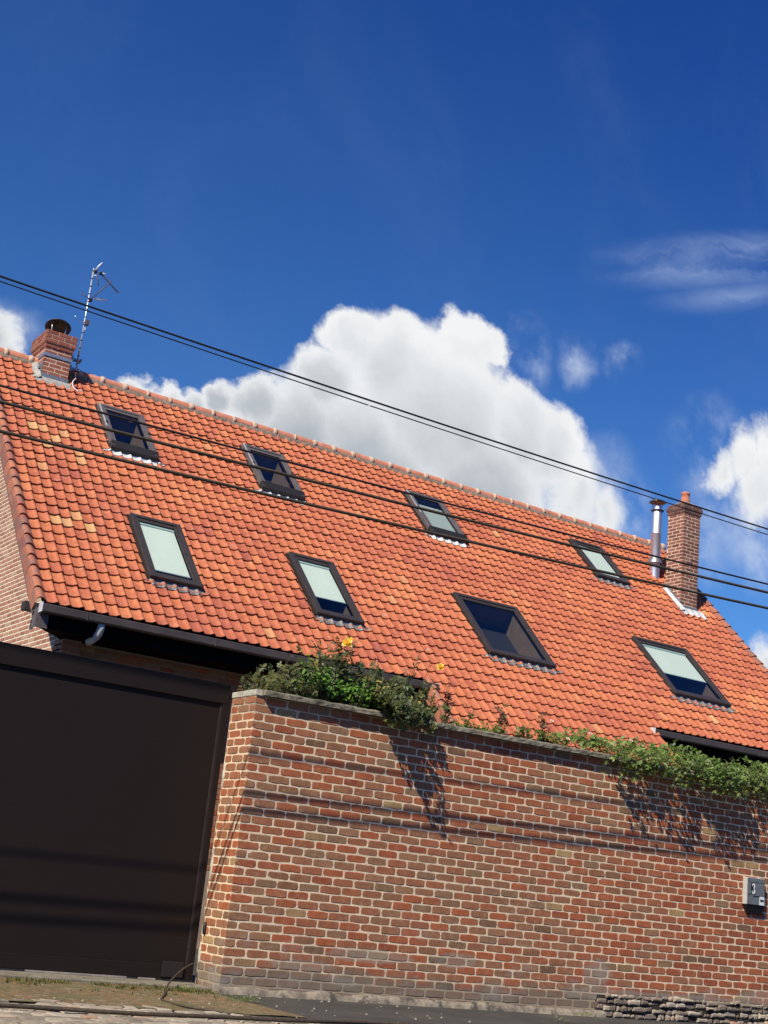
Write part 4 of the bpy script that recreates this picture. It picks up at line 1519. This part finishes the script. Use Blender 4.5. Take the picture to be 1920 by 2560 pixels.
# cowl: tilted dish on three legs
cw = bpy.data.objects.new('cowl', None); C.objects.link(cw); cw.parent = ch
tilt = Matrix.Rotation(rad(-22), 3, 'X') @ Matrix.Rotation(rad(5), 3, 'Y')
cc0 = (6.59, 22.70, 9.205)
mb = MB()
mb.lathe([(0.228, -.03), (.231, -.022), (.18, .016), (.10, .064), (.03, .095), (.012, .115), (0.001, .118)], cc0, 28, mat=tilt)
mb.lathe([(0.001, .100), (.03, .088), (.10, .056), (.18, .006), (0.228, -.03)], cc0, 28, mat=tilt)
o = build('cowl_dish', mb, M_RUST, ch); o.location = (0, 0, 0)
mb = MB()
for a in (210, 320, 95):
    dx, dy = .13 * math.cos(rad(a)), .13 * math.sin(rad(a))
    mb.tube([(cc0[0] + dx, cc0[1] + dy, 8.99), (cc0[0] + dx * 1.15, cc0[1] + dy * 1.15, 9.12), (cc0[0] + dx * 1.2, cc0[1] + dy * 1.2, 9.245)], .010, 6)
mb.lathe([(.12, 8.99 - 9.235), (.12, 9.03 - 9.235), (.112, 9.03 - 9.235), (.11, 8.99 - 9.235)], cc0, 20)
o = build('cowl_leg', mb, M_ALU, ch); o.location = (0, 0, 0)
bpy.data.objects.remove(cw)

# right chimney
ch2 = bpy.data.objects.new('chimney', None); C.objects.link(ch2); ch2.parent = house
x0, x1, y0, y1 = 20.19, 20.665, 20.873, 21.365
def b2(name, mb, mat, bevel=0):
    o = build(name, mb, mat, ch2, bevel=bevel)
    for q in LAST: q.location = (-XG, -YF, -GZ)
    return o
for o in list(ch.children):
    o.location = (-XG, -YF, -GZ)
mb = MB(); box_bricks(mb, x0, x1, y0, y1, 6.58, 8.69, .0752)
b2('shaft', mb, M_CBRICK)
mb = MB(); mb.box(x0 + .002, x1 - .002, y0 + .002, y1, 6.3, 8.69)
b2('shaft_mortar', mb, M_CMORT)
mb = MB()
box_bricks(mb, x0 - .02, x1 + .02, y0 - .02, y1 + .02, 8.69, 8.765, .075)
box_bricks(mb, x0 - .036, x1 + .036, y0 - .036, y1 + .036, 8.767, 8.843, .075)
box_bricks(mb, x0 - .015, x1 + .015, y0 - .015, y1 + .015, 8.845, 8.92, .075)
b2('cap', mb, M_SOOT)
mb = MB(); mb.box(x0 - .013, x1 + .013, y0 - .013, y1 + .01, 8.69, 8.765); mb.box(x0 - .030, x1 + .030, y0 - .030, y1 + .030, 8.766, 8.842); mb.box(x0 - .009, x1 + .009, y0 - .009, y1 + .009, 8.843, 8.915)
# sloping mortar crown round the pot
cx_, cy_ = (x0 + x1) / 2, (y0 + y1) / 2
mb.add([(x0 + .01, y0 + .01, 8.915), (x1 - .01, y0 + .01, 8.915), (x1 - .01, y1 - .01, 8.915), (x0 + .01, y1 - .01, 8.915), (cx_ - .1, cy_ - .1, 9.0), (cx_ + .1, cy_ - .1, 9.0), (cx_ + .1, cy_ + .1, 9.0), (cx_ - .1, cy_ + .1, 9.0)],
       [(0, 1, 5, 4), (1, 2, 6, 5), (2, 3, 7, 6), (3, 0, 4, 7), (4, 5, 6, 7)])
b2('cap_mortar', mb, M_BED)
mb = MB()
mb.lathe([(.10, .0), (.098, .09), (.086, .13), (.086, .19), (.096, .20), (.096, .235), (.085, .25), (.06, .252), (.058, .1)], (cx_ - .01, cy_ - .02, 8.975), 22)
b2('chimney_pot', mb, M_POT)
mb = MB(); mb.box(x0 - .012, x1 + .012, y0 - .013, y0 - .0015, 6.42, 6.64)
for k in range(4):
    yy0 = y0 + .13 * k
    zb = ZE + (yy0 - YE) * SL
    mb.add([(x0 - .012 - k * .001, yy0 - .0, zb - .02), (x0 - .012 - k * .001, yy0 + .145, zb + .11), (x0 - .012 - k * .001, yy0 + .145, zb + .27), (x0 - .012 - k * .001, yy0 + .0, zb + .235)], [(0, 3, 2, 1)])
b2('flashing', mb, M_ZINC)
mb = MB(); vs = []; fs = []; n = 22
for i in range(n + 1):
    x = x0 - .10 + (x1 - x0 + .22) * i / n
    u = ((x - (XV0 + .13)) / TW) % 1.0
    ph = float(np.interp(u, PU, PH)); j = random.uniform(-.008, .008)
    vs += [rp(x, 4.66, .075), rp(x, 4.58, .045 + ph), rp(x, 4.45 + j - max(0, x - x1) * .3, .038 + ph)]
for i in range(n):
    for k in range(2):
        fs.append((i * 3 + k, i * 3 + k + 1, (i + 1) * 3 + k + 1, (i + 1) * 3 + k))
mb.add(vs, fs, .5, 0, True)
vs = []; fs = []
for i in range(13):
    v = 4.55 + .80 * i / 12
    j = random.uniform(-.008, .008)
    vs += [rp(x0 - .003, v, .10), rp(x0 - .05, v, .07), rp(x0 - .115 + j, v, .06)]
for i in range(12):
    for k in range(2):
        fs.append((i * 3 + k, i * 3 + k + 1, (i + 1) * 3 + k + 1, (i + 1) * 3 + k))
mb.add(vs, fs, .5, 0, True)
b2('apron', mb, M_LEADW)

# stainless flue
fl = bpy.data.objects.new('flue', None); C.objects.link(fl); fl.parent = house
fx, fy = 20.23, 21.76
def b3(name, mb, mat):
    o = build(name, mb, mat, fl)
    for q in LAST: q.location = (-XG, -YF, -GZ)
    return o
mb = MB()
mb.lathe([(.110, 7.15), (.110, 8.34), (.114, 8.345), (.114, 8.372), (.110, 8.378), (.110, 8.90), (.09, 8.93), (.085, 8.99)], (fx, fy, 0), 40)
b3('pipe', mb, M_FLUE)
mb = MB(); mb.lathe([(.112, 7.80), (.128, 7.77), (.165, 7.69), (.170, 7.665), (.150, 7.67), (.111, 7.70)], (fx, fy, 0), 32)
b3('storm_collar', mb, plain('dull steel', (0.42, 0.43, 0.42), 0.38, metal=0.8, var=0.15, bmp=0))
mb = MB(); mb.lathe([(.111, 8.875), (.143, 8.88), (.146, 8.895), (.112, 8.91)], (fx, fy, 0), 32)
b3('ring', mb, plain('dark steel', (0.10, 0.10, 0.10), 0.4, metal=0.7, var=0.15, bmp=0))
mb = MB()
for a in (20, 110, 200, 290):
    dx, dy = math.cos(rad(a)), math.sin(rad(a))
    mb.tube([(fx + .085 * dx, fy + .085 * dy, 8.92), (fx + .12 * dx, fy + .12 * dy, 8.99), (fx + .115 * dx, fy + .115 * dy, 9.08)], .007, 6)
b3('cap_leg', mb, M_BRAN)
mb = MB(); mb.lathe([(.02, 9.115), (.10, 9.108), (.185, 9.075), (.190, 9.080), (.12, 9.13), (.03, 9.165), (.001, 9.168)], (fx, fy, 0), 32)
mb.lathe([(.001, 9.10), (.11, 9.095), (.187, 9.073)], (fx, fy, 0), 32)
b3('rain_cap', mb, plain('tarnished cap', (0.16, 0.145, 0.12), 0.4, metal=0.7, var=0.3, bmp=0.1))

# ------------------------------------------------------------------ television antenna
ant = empty('tv_antenna', (7.03, 22.65, 8.37), 'tall steel mast with two television antennas strapped to the left chimney', 'antenna')
mx_, my_ = 7.03, 22.65
mb = MB(); mb.tube([(mx_, my_, 8.37), (mx_, my_, 10.49)], .0155, 10)
build('mast', mb, M_MAST, ant)
mb = MB()
z = 8.45
while z < 10.45:
    mb.tube([(mx_, my_, z), (mx_, my_, z + .016)], .0215, 8); z += .152
build('cable_tie', mb, M_BLACK, ant)
for (zb, o2) in ((8.60, 0), (8.42, 0)):
    mb = MB()
    mb.box(6.83, 7.09, 22.59, 22.61, zb + .05, zb + .085); mb.box(6.83, 7.09, 22.665, 22.685, zb + .05, zb + .085)
    mb.box(6.868, 6.90, 22.50, 22.70, zb - .02, zb + .09)
    mb.box(7.06, 7.075, 22.56, 22.72, zb + .04, zb + .10)
    build('bracket', mb, M_GALV, ant, bevel=.003)
mb = MB(); mb.box(7.045, 7.105, 22.60, 22.67, 9.37, 9.475)
build('amplifier_box', mb, plain('brown plastic', (0.10, 0.07, 0.065), 0.6, bmp=0), ant, bevel=.004)
# lower yagi boom pointing up right, with directors
def boom(a, b, n, el, name, t=.008, w=.05):
    a = Vector(a); b = Vector(b)
    mb = MB(); mb.tube([a, b], t, 6)
    d = (b - a).normalized()
    side = Vector((0, 1, 0)) - d * d.y
    side.normalize()
    up = d.cross(side)
    for i in range(n):
        p = a + (b - a) * ((i + .5) / n)
        mb.tube([p - side * w, p + side * w], el, 5)
        mb.tube([p - up * .014, p + up * .014], el * 1.8, 5)
    build(name, mb, M_BRAN, ant)
boom((7.05, 22.62, 9.86), (7.335, 22.45, 10.275), 13, .0035, 'yagi_boom')
boom((7.12, 22.60, 10.44), (7.55, 22.62, 10.165), 13, .0035, 'yagi_boom', t=.009)
boom((7.05, 22.62, 9.87), (6.855, 22.66, 9.945), 3, .0035, 'yagi_tail', t=.006, w=.02)
boom((7.095, 22.60, 10.38), (7.145, 22.58, 10.16), 3, .004, 'yagi_tail', t=.007, w=.02)
mb = MB()
mb.tube([(7.12, 22.62, 9.905), (7.345, 22.60, 9.945)], .016, 8)
mb.tube([(7.055, 22.62, 10.44), (7.095, 22.60, 10.54), (7.145, 22.58, 10.615)], .013, 8)
mb.tube([(7.18, 22.60, 10.425), (7.27, 22.60, 10.435)], .010, 8)
mb.tube([(7.04, 22.63, 10.35), (7.12, 22.60, 10.345)], .007, 6)
build('reflector', mb, plain('white aluminium', (0.80, 0.80, 0.80), 0.4, metal=0.2, bmp=0), ant)
mb = MB()
mb.box(7.13, 7.185, 22.57, 22.62, 10.385, 10.43); mb.box(7.045, 7.09, 22.60, 22.65, 10.40, 10.45); mb.box(7.04, 7.09, 22.60, 22.65, 9.83, 9.89)
build('dipole_box', mb, M_BLACK, ant, bevel=.004)
mb = MB()
mb.tube([(7.03, 22.63, 9.42), (6.95, 22.63, 9.40), (6.87, 22.62, 9.44), (6.825, 22.62, 9.475)], .005, 6)
mb.tube([(7.05, 22.66, 9.40), (7.06, 22.64, 9.30), (7.03, 22.63, 9.22)], .005, 6)
build('feeder_loop', mb, M_ALU, ant)
cab = MB()
pts = [(7.03, 22.62, 8.37), (7.02, 22.56, 8.30), (6.97, 22.45, 8.24), (6.93, 22.40, 8.18), (6.915, 22.34, 8.09), (6.93, 22.24, 8.00), (6.97, 22.18, 7.955), (7.02, 22.20, 7.96), (7.07, 22.24, 8.0), (7.09, 22.27, 8.01)]
cab.tube(pts, .0085, 8)
build('aerial_cable', cab, M_WHITE, ant)

# ------------------------------------------------------------------ overhead cables
def cable(kL, kR, Y, r, mat, label, thin=False, dy=0.0):
    # heights per metre at the two sides of the picture, carried on along the street
    xL, xR = 0.25 * Y, 1.093 * Y
    zL, zR = kL * Y, kR * Y
    sl_ = (zR - zL) / (xR - xL)
    pts = []
    for i in range(61):
        x = -14 + 44 * i / 60
        pts.append((x, Y, zL + sl_ * (x - xL) + 0.0012 * (x - xL) * (x - xR)))
    mb = MB()
    o = (8, Y, 0)
    mb.tube(pts, r, 8)
    ob = build('overhead_cable', mb, mat, None)
    tag(ob, label, 'cable', 'cables strung along the street')
    return ob


cable(.4311, .4267, 10.25, .0095, M_CABLE, 'topmost black overhead cable crossing sky and cloud')
cable(.4270, .4205, 10.25, .0058, M_CABLE, 'thin black cable just under the topmost overhead cable')
cable(.3453, .3659, 9.92, .0098, M_CABLE, 'thinner black cable crossing the upper roof windows, highest in front of the tiles')
cable(.3328, .3568, 9.82, .0142, M_CABLEB, 'thick dusty cable in front of the roof, middle one of three')
cable(.3100, .3397, 9.85, .0142, M_CABLEB, 'thick dusty cable passing below the upper roof windows')

# ------------------------------------------------------------------ cable lying on the ground
mb = MB()
pts = []
for i in range(40):
    f = i / 39
    x = 1.5 + 5.6 * f
    y = 8.80 + 0.02 * math.sin(i * .7) + (0.42 * max(0, f - .45)) + .03 * math.sin(i * .23)
    pts.append((x, y, ground_z(x, y) + .035))
mb.tube(pts, .014, 8)
gc = build('ground_cable', mb, M_CABLEB)
tag(gc, 'black rubber cable lying across the cobbles in front of the gate', 'cable')
mb = MB()
pts = [(5.52, 11.52, -0.70), (5.36, 11.35, -.735), (5.15, 11.12, -.82), (4.99, 10.85, -.868), (4.80, 10.45, -.882), (4.62, 10.1, -.882), (4.56, 9.85, -.882), (4.60, 9.60, -.882), (4.70, 9.42, -.882), (4.80, 9.25, -.882), (4.92, 9.15, -.882)]
cp = []
for i in range(len(pts) - 1):
    for k in range(5):
        f = k / 5
        p0 = Vector(pts[max(i - 1, 0)]); p1 = Vector(pts[i]); p2 = Vector(pts[i + 1]); p3 = Vector(pts[min(i + 2, len(pts) - 1)])
        cp.append(0.5 * ((2 * p1) + (p2 - p0) * f + (2 * p0 - 5 * p1 + 4 * p2 - p3) * f * f + (3 * p1 - p0 - 3 * p2 + p3) * f ** 3))
mb.tube(cp, .0085, 8)
tag(build('ground_cable', mb, M_CABLEB), 'bent black cable rising from the ground to the foot of the brick pier', 'cable')

# ------------------------------------------------------------------ plants
def leaf(mb, p, d, up, L, Wd, r, fold=0.25, droop=0.15):
    """pointed leaf of six faces with a folded midrib"""
    d = d.normalized()
    s = d.cross(up)
    if s.length < 1e-4: s = d.orthogonal()
    s.normalize()
    u = s.cross(d)
    P = []
    for (a, b) in ((0, 0), (.28, .42), (.62, .44), (1.0, 0)):
        c = p + d * L * a - u * (droop * L * a * a)
        if b == 0: P.append([c])
        else: P.append([c - s * Wd * b + u * Wd * b * fold, c, c + s * Wd * b + u * Wd * b * fold])
    vs = [P[0][0]] + P[1] + P[2] + [P[3][0]]
    mb.add(vs, [(0, 2, 1), (0, 3, 2), (1, 2, 5, 4), (2, 3, 6, 5), (4, 5, 7), (5, 6, 7)], r, 0, True)


def rdir():
    v = Vector((random.gauss(0, 1), random.gauss(0, 1), random.gauss(0, 1)))
    return v.normalized()


def spray(mbl, mbs, pts, step, L, rfun, leaflets=5, rs=.003):
    """a shoot along pts with compound leaves"""
    pts = [Vector(p) for p in pts]
    n = len(pts)
    mbs.tube(pts, [rs * (1 - .6 * i / n) for i in range(n)], 5)
    acc = 0
    for i in range(n - 1):
        seg = (pts[i + 1] - pts[i])
        acc += seg.length
        while acc > step:
            acc -= step
            p = pts[i] + seg * random.random()
            d = (rdir() + Vector((0, -.25, .25)) + seg.normalized() * .3).normalized()
            rr = rfun(p)
            st = L * random.choice((.6, .85, 1.0, 1.15, 1.5)) * random.uniform(.9, 1.1)
            up = (rdir() * .6 + Vector((-.2, -.5, .8))).normalized()
            s = d.cross(up).normalized()
            leaf(mbl, p + d * st * .9, d, up, st, st * .62, rr)
            if leaflets >= 3:
                for q in (-1, 1):
                    leaf(mbl, p + d * st * .75, (d * .45 + s * q), up, st * .85, st * .52, min(1, max(0, rr + random.gauss(0, .06))))
            if leaflets >= 5:
                for q in (-1, 1):
                    leaf(mbl, p + d * st * .3, (d * .35 + s * q), up, st * .7, st * .45, min(1, max(0, rr + random.gauss(0, .06))))


def arc_pts(p0, p1, bend, n=9):
    p0 = Vector(p0); p1 = Vector(p1)
    return [p0.lerp(p1, i / (n - 1)) + Vector(bend) * math.sin(PI * i / (n - 1)) + rdir() * .008 for i in range(n)]


ZT = 1.715
rose = empty('rose_bush', (6.6, 11.75, GZ), 'bushy dark green rose bush with yellow roses spilling over the wall', 'rose bush')
ml = MB(); ms = MB()
def rose_r(p):
    base = 0.30 + 0.22 * mnoise.noise(p * 4.0) + random.gauss(0, .12)
    if p.x < 6.15: base += .12
    if random.random() < .05: base = random.uniform(.84, 1.0)
    return min(1, max(0, base))
# outline of the crown above the coping (x, top height)
TOPX = [5.68, 5.85, 6.05, 6.25, 6.45, 6.6, 6.75, 6.95, 7.15, 7.35, 7.55, 7.70]
TOPZ = [1.86, 2.00, 2.08, 2.22, 2.36, 2.33, 2.23, 2.20, 2.14, 2.18, 2.04, 1.80]
def rtop(x): return float(np.interp(x, TOPX, TOPZ))
for k in range(265):
    x = random.uniform(5.72, 7.62)
    zt = rtop(x)
    yb = random.uniform(11.18, 11.75)
    p0 = (x + random.uniform(-.15, .15), yb + .1, ZT - .12)
    p1 = (x + random.uniform(-.05, .05), yb + random.uniform(-.18, .08), ZT + (zt - ZT) * random.uniform(.3, 1.0))
    spray(ml, ms, arc_pts(p0, p1, (random.uniform(-.05, .05), -.04, .02)), .042, .038, rose_r)
# arching shoots leaning out over the street side: they drop long shadows on the bricks
for (x, ye, ze_) in ((6.95, 10.78, 1.72), (7.05, 10.70, 1.66), (6.98, 10.62, 1.60), (7.15, 10.85, 1.70), (7.22, 10.80, 1.62), (7.02, 10.92, 1.60), (7.10, 10.95, 1.70), (7.30, 10.92, 1.72), (6.92, 10.95, 1.78), (7.35, 10.98, 1.64), (6.88, 10.60, 1.62), (6.95, 10.68, 1.58), (7.04, 10.80, 1.54), (6.86, 10.72, 1.70), (7.00, 10.66, 1.72), (7.28, 10.84, 1.56)):
    spray(ml, ms, arc_pts((x - .1, 11.3, 1.78), (x, ye, ze_), (0, 0, .12)), .030, .036, rose_r)
for k in range(26):
    x = random.uniform(6.85, 7.45)
    spray(ml, ms, arc_pts((x, 11.15, 1.80), (x + .05, random.uniform(10.92, 11.03), random.uniform(1.52, 1.75)), (0, -.02, .05)), .034, .036, rose_r)
# thin tall shoots
for (x, zt) in ((6.62, 2.40), (6.48, 2.34), (7.44, 2.40), (7.40, 2.30), (7.56, 2.28), (7.30, 2.22), (6.30, 2.2), (6.0, 2.10), (7.60, 2.1)):
    spray(ml, ms, arc_pts((x - .1, 11.4, 1.9), (x, 11.3, zt), (.02, 0, .02)), .05, .026, lambda p: min(1, max(0, random.gauss(.55, .2))))
build('leaves', ml, M_ROSEL, rose)
ms.tube([(6.6, 11.75, GZ), (6.58, 11.72, .3), (6.62, 11.6, 1.2), (6.6, 11.5, 1.8)], [.02, .018, .014, .008], 6)
build('stems', ms, M_STEM, rose)
mg = MB()
for i in range(260):
    x = random.uniform(6.02, 6.95)
    p = Vector((x, random.uniform(11.04, 11.16), random.gauss(1.86, .055) + (.10 if x < 6.35 else 0)))
    leaf(mg, p, rdir() + Vector((0, -.5, -.2)), Vector((-.3, -.6, .7)), .042, .026, random.random())
build('bright_leaves', mg, leaf_mat('fresh leaf', [(0, (0.05, 0.13, 0.015)), (1, (0.15, 0.30, 0.03))]), rose)
# yellow-tinted young leaf clusters
my = MB()
for (x, y, z_, k, rr) in ((6.18, 11.12, 2.08, 26, .07), (6.86, 11.05, 1.93, 22, .06), (7.22, 11.1, 1.86, 12, .06), (6.72, 11.1, 1.98, 6, .05)):
    for i in range(k):
        d = rdir(); p = Vector((x, y, z_)) + Vector((random.gauss(0, rr * .8), random.gauss(0, .02), random.gauss(0, rr * .55)))
        leaf(my, p, d + Vector((0, -.6, -.3)), Vector((-.3, -.6, .7)), .045, .025, random.random())
build('young_leaves', my, leaf_mat('yellow green leaf', [(0, (0.26, 0.21, 0.05)), (1, (0.42, 0.33, 0.09))]), rose)


def flower(p, R, mat, name='rose_flower', parent=None, n=14):
    mb = MB()
    p = Vector(p)
    ax = Vector((-.35, -.75, .55)).normalized()
    a = ax.orthogonal().normalized(); b = ax.cross(a)
    for i in range(n):
        th = 2 * PI * i * .381966 + random.uniform(-.2, .2)
        lay = i / n
        rd = a * math.cos(th) + b * math.sin(th)
        d = (rd * (0.35 + .65 * lay) + ax * (.9 - .7 * lay)).normalized()
        leaf(mb, p + rd * R * .06, d, ax, R * (.65 + .5 * lay), R * (.75 + .25 * lay), random.random(), fold=.35, droop=-.3 + .4 * lay)
    return build(name, mb, mat, parent)


flower((6.49, 11.12, 2.295), .062, M_PETAL, parent=rose)
flower((6.53, 11.14, 2.345), .030, M_PETAL, parent=rose)
flower((7.56, 11.10, 2.255), .048, M_PETAL, parent=rose)
flower((7.46, 11.2, 2.42), .020, M_PINK, parent=rose)

# climber on the right half of the wall
ivy = empty('climbing_plant', (11.0, 11.55, GZ), 'light green leafy climber trailing over the coping at the right end of the wall', 'climber')
ml = MB(); ms = MB()
def ivy_r(p): return min(1, max(0, .45 + .3 * mnoise.noise(p * 3.0) + random.gauss(0, .17)))
IX = [9.2, 9.5, 9.8, 10.1, 10.5, 11.0, 11.5, 12.0, 12.5, 13.5]
ITOP = [1.80, 1.88, 1.86, 1.88, 1.94, 1.96, 1.84, 1.88, 1.98, 2.0]
IBOT = [1.74, 1.70, 1.60, 1.56, 1.50, 1.50, 1.52, 1.55, 1.52, 1.5]
for k in range(500):
    x = 9.15 + 4.6 * random.random() ** .9
    zt = float(np.interp(x, IX, ITOP)) + random.gauss(0, .035) + .07 * mnoise.noise(Vector((x * 5, 1, 1))); zb = float(np.interp(x, IX, IBOT))
    f = random.random()
    reach = min(1, max(.25, (x - 9.0) / 1.5))
    y = 11.35 - (0.42 * f) * reach - random.uniform(0, .1)
    ztop = zt - (zt - 1.70) * f * .6
    p0 = (x + random.uniform(-.15, .15), y + .10, min(ztop, 1.82) - .02)
    if y < 11.10:
        p1 = (x + random.uniform(-.1, .1), y - random.uniform(.0, .10) * reach, max(zb, ztop - random.uniform(.05, .40)))
    else:
        p1 = (x + random.uniform(-.1, .1), y - .05, ztop)
    spray(ml, ms, arc_pts(p0, p1, (0, -.03, .05), 7), .042, .036, ivy_r, leaflets=3, rs=.0022)
for k in range(120):
    x = random.uniform(9.6, 13.5)
    y = random.uniform(10.72, 10.96)
    spray(ml, ms, arc_pts((x, 11.0, 1.76), (x + random.uniform(-.06, .06), y, 1.70 - .26 * random.random() ** 1.5), (0, -.02, .06), 7), .036, .034, ivy_r, leaflets=3, rs=.002)
build('leaves', ml, M_IVYL, ivy)
ms.tube([(11.0, 11.55, GZ), (11.05, 11.5, .4), (10.95, 11.45, 1.2), (11.0, 11.4, 1.75)], [.02, .018, .014, .01], 6)
build('stems', ms, M_STEM, ivy)
mp = [flower((x, 11.12, z_), .026, M_PINK, 'flower', ivy, 8) for (x, z_) in ((9.55, 1.90), (10.05, 1.86), (10.12, 1.91), (9.25, 1.80), (8.72 + .3, 1.95))]

# small reddish shoots in a row along the coping
sh = [(7.74, 2.16, 26, 'tall reddish shoot growing above the coping beside the roof verge'), (8.02, 1.92, 16, 'small reddish-green sprig on the coping right of the tall shoot'),
      (8.47, 2.03, 30, 'bushy purple-leaved shoot on the middle of the wall top'), (8.72, 1.88, 16, 'low dark red sprig right of the purple-leaved shoot'),
      (9.02, 2.04, 18, 'slim shoot with dark red tip above green leaves')]
for (x, zt, k, lb) in sh:
    ml = MB(); ms = MB()
    for q in range(4):
        xx = x + random.uniform(-.07, .07)
        f = 1.0 if q == 0 else random.uniform(.4, .8)
        spray(ml, ms, arc_pts((xx, 11.28, 1.66), (x + random.uniform(-.05, .05), 11.22, 1.72 + (zt - 1.72) * f), (.02, 0, .0)), .026, .036, lambda p: min(1, max(0, random.gauss(.35 if p.z > 1.85 else .8, .25))), leaflets=5)
    e = empty('wall_shoot', (x, 11.3, 1.66), lb, 'plant', 'young shoots along the wall top')
    build('leaves', ml, M_REDL, e); build('stems', ms, M_STEM, e)
ml = MB(); ms = MB()
for k in range(80):
    x = random.uniform(8.75, 9.25) if k % 2 else random.uniform(7.85, 8.4)
    spray(ml, ms, arc_pts((x, 11.3, 1.68), (x + random.uniform(-.06, .06), 11.2, random.uniform(1.73, 1.74 + (.14 if k % 2 else .06))), (0, 0, .01), 5), .035, .028, ivy_r, leaflets=3, rs=.002)
e = empty('green_sprigs', (8.9, 11.3, 1.68), 'bright green leafy sprigs at the middle of the wall top', 'plant')
build('leaves', ml, M_IVYL, e); build('stems', ms, M_STEM, e)

# weeds at the foot of the gate and wall
def weed(x, y, R, k, label, mat=M_IVYL, L=.035):
    mb = MB()
    for i in range(k):
        a = random.uniform(0, 2 * PI)
        rr = R * random.random() ** .6
        p = Vector((x + rr * math.cos(a), y + rr * math.sin(a) * .7, GZ + .012 + random.uniform(0, .03)))
        leaf(mb, p, Vector((math.cos(a), math.sin(a), random.uniform(.2, .9))), Vector((0, 0, 1)), L * random.uniform(.6, 1.2), L * .4, random.uniform(.2, 1))
    return tag(build('weed', mb, mat, origin=None), label, 'weed', 'weeds growing in the paving')
weed(5.22, 10.98, .07, 34, 'small bright green weed beside the foot of the brick pier')
weed(5.45, 10.35, .16, 70, 'larger patch of weeds in front of the pier corner')
weed(9.55, 10.95, .10, 26, 'tuft of green leaves at the foot of the wall by the rubble')
weed(8.6, 10.2, .09, 16, 'flat scattered green leaves on the asphalt strip')
# thin grass and moss along the threshold: uncountable
mb = MB()
for i in range(4200):
    x = random.uniform(1.0, 5.5); y = 11.2 - abs(random.gauss(0, .28)) - .02
    if mnoise.noise(Vector((x * 2.2, y * 2.2, 7))) < -.05: continue
    a = random.uniform(0, 2 * PI)
    leaf(mb, Vector((x, y, GZ + .005)), Vector((math.cos(a), math.sin(a), random.uniform(.5, 2))), Vector((0, 0, 1)), random.uniform(.015, .045), .010, random.uniform(0, .9))
tag(build('moss_and_grass', mb, leaf_mat('dry grass', [(0, (0.07, 0.085, 0.02)), (.6, (0.14, 0.13, 0.04)), (1, (0.24, 0.17, 0.07))])), kind='stuff')
mb = MB()
for i in range(150):
    x = random.uniform(1.0, 7.5); y = random.uniform(8.6, 11.0)
    if x > 5.6 and y > 10.9: continue
    s_ = random.uniform(.004, .013)
    mb.lathe([(s_, -s_ * .2), (s_ * .9, s_ * .4), (s_ * .3, s_ * .8), (0.001, s_ * .85)], (x, y, ground_z(x, y) + .012), 5, r=random.random())
tag(build('gravel', mb, M_GRAV), kind='stuff')

for o in bpy.data.objects:
    if '_loc' in o: del o['_loc']
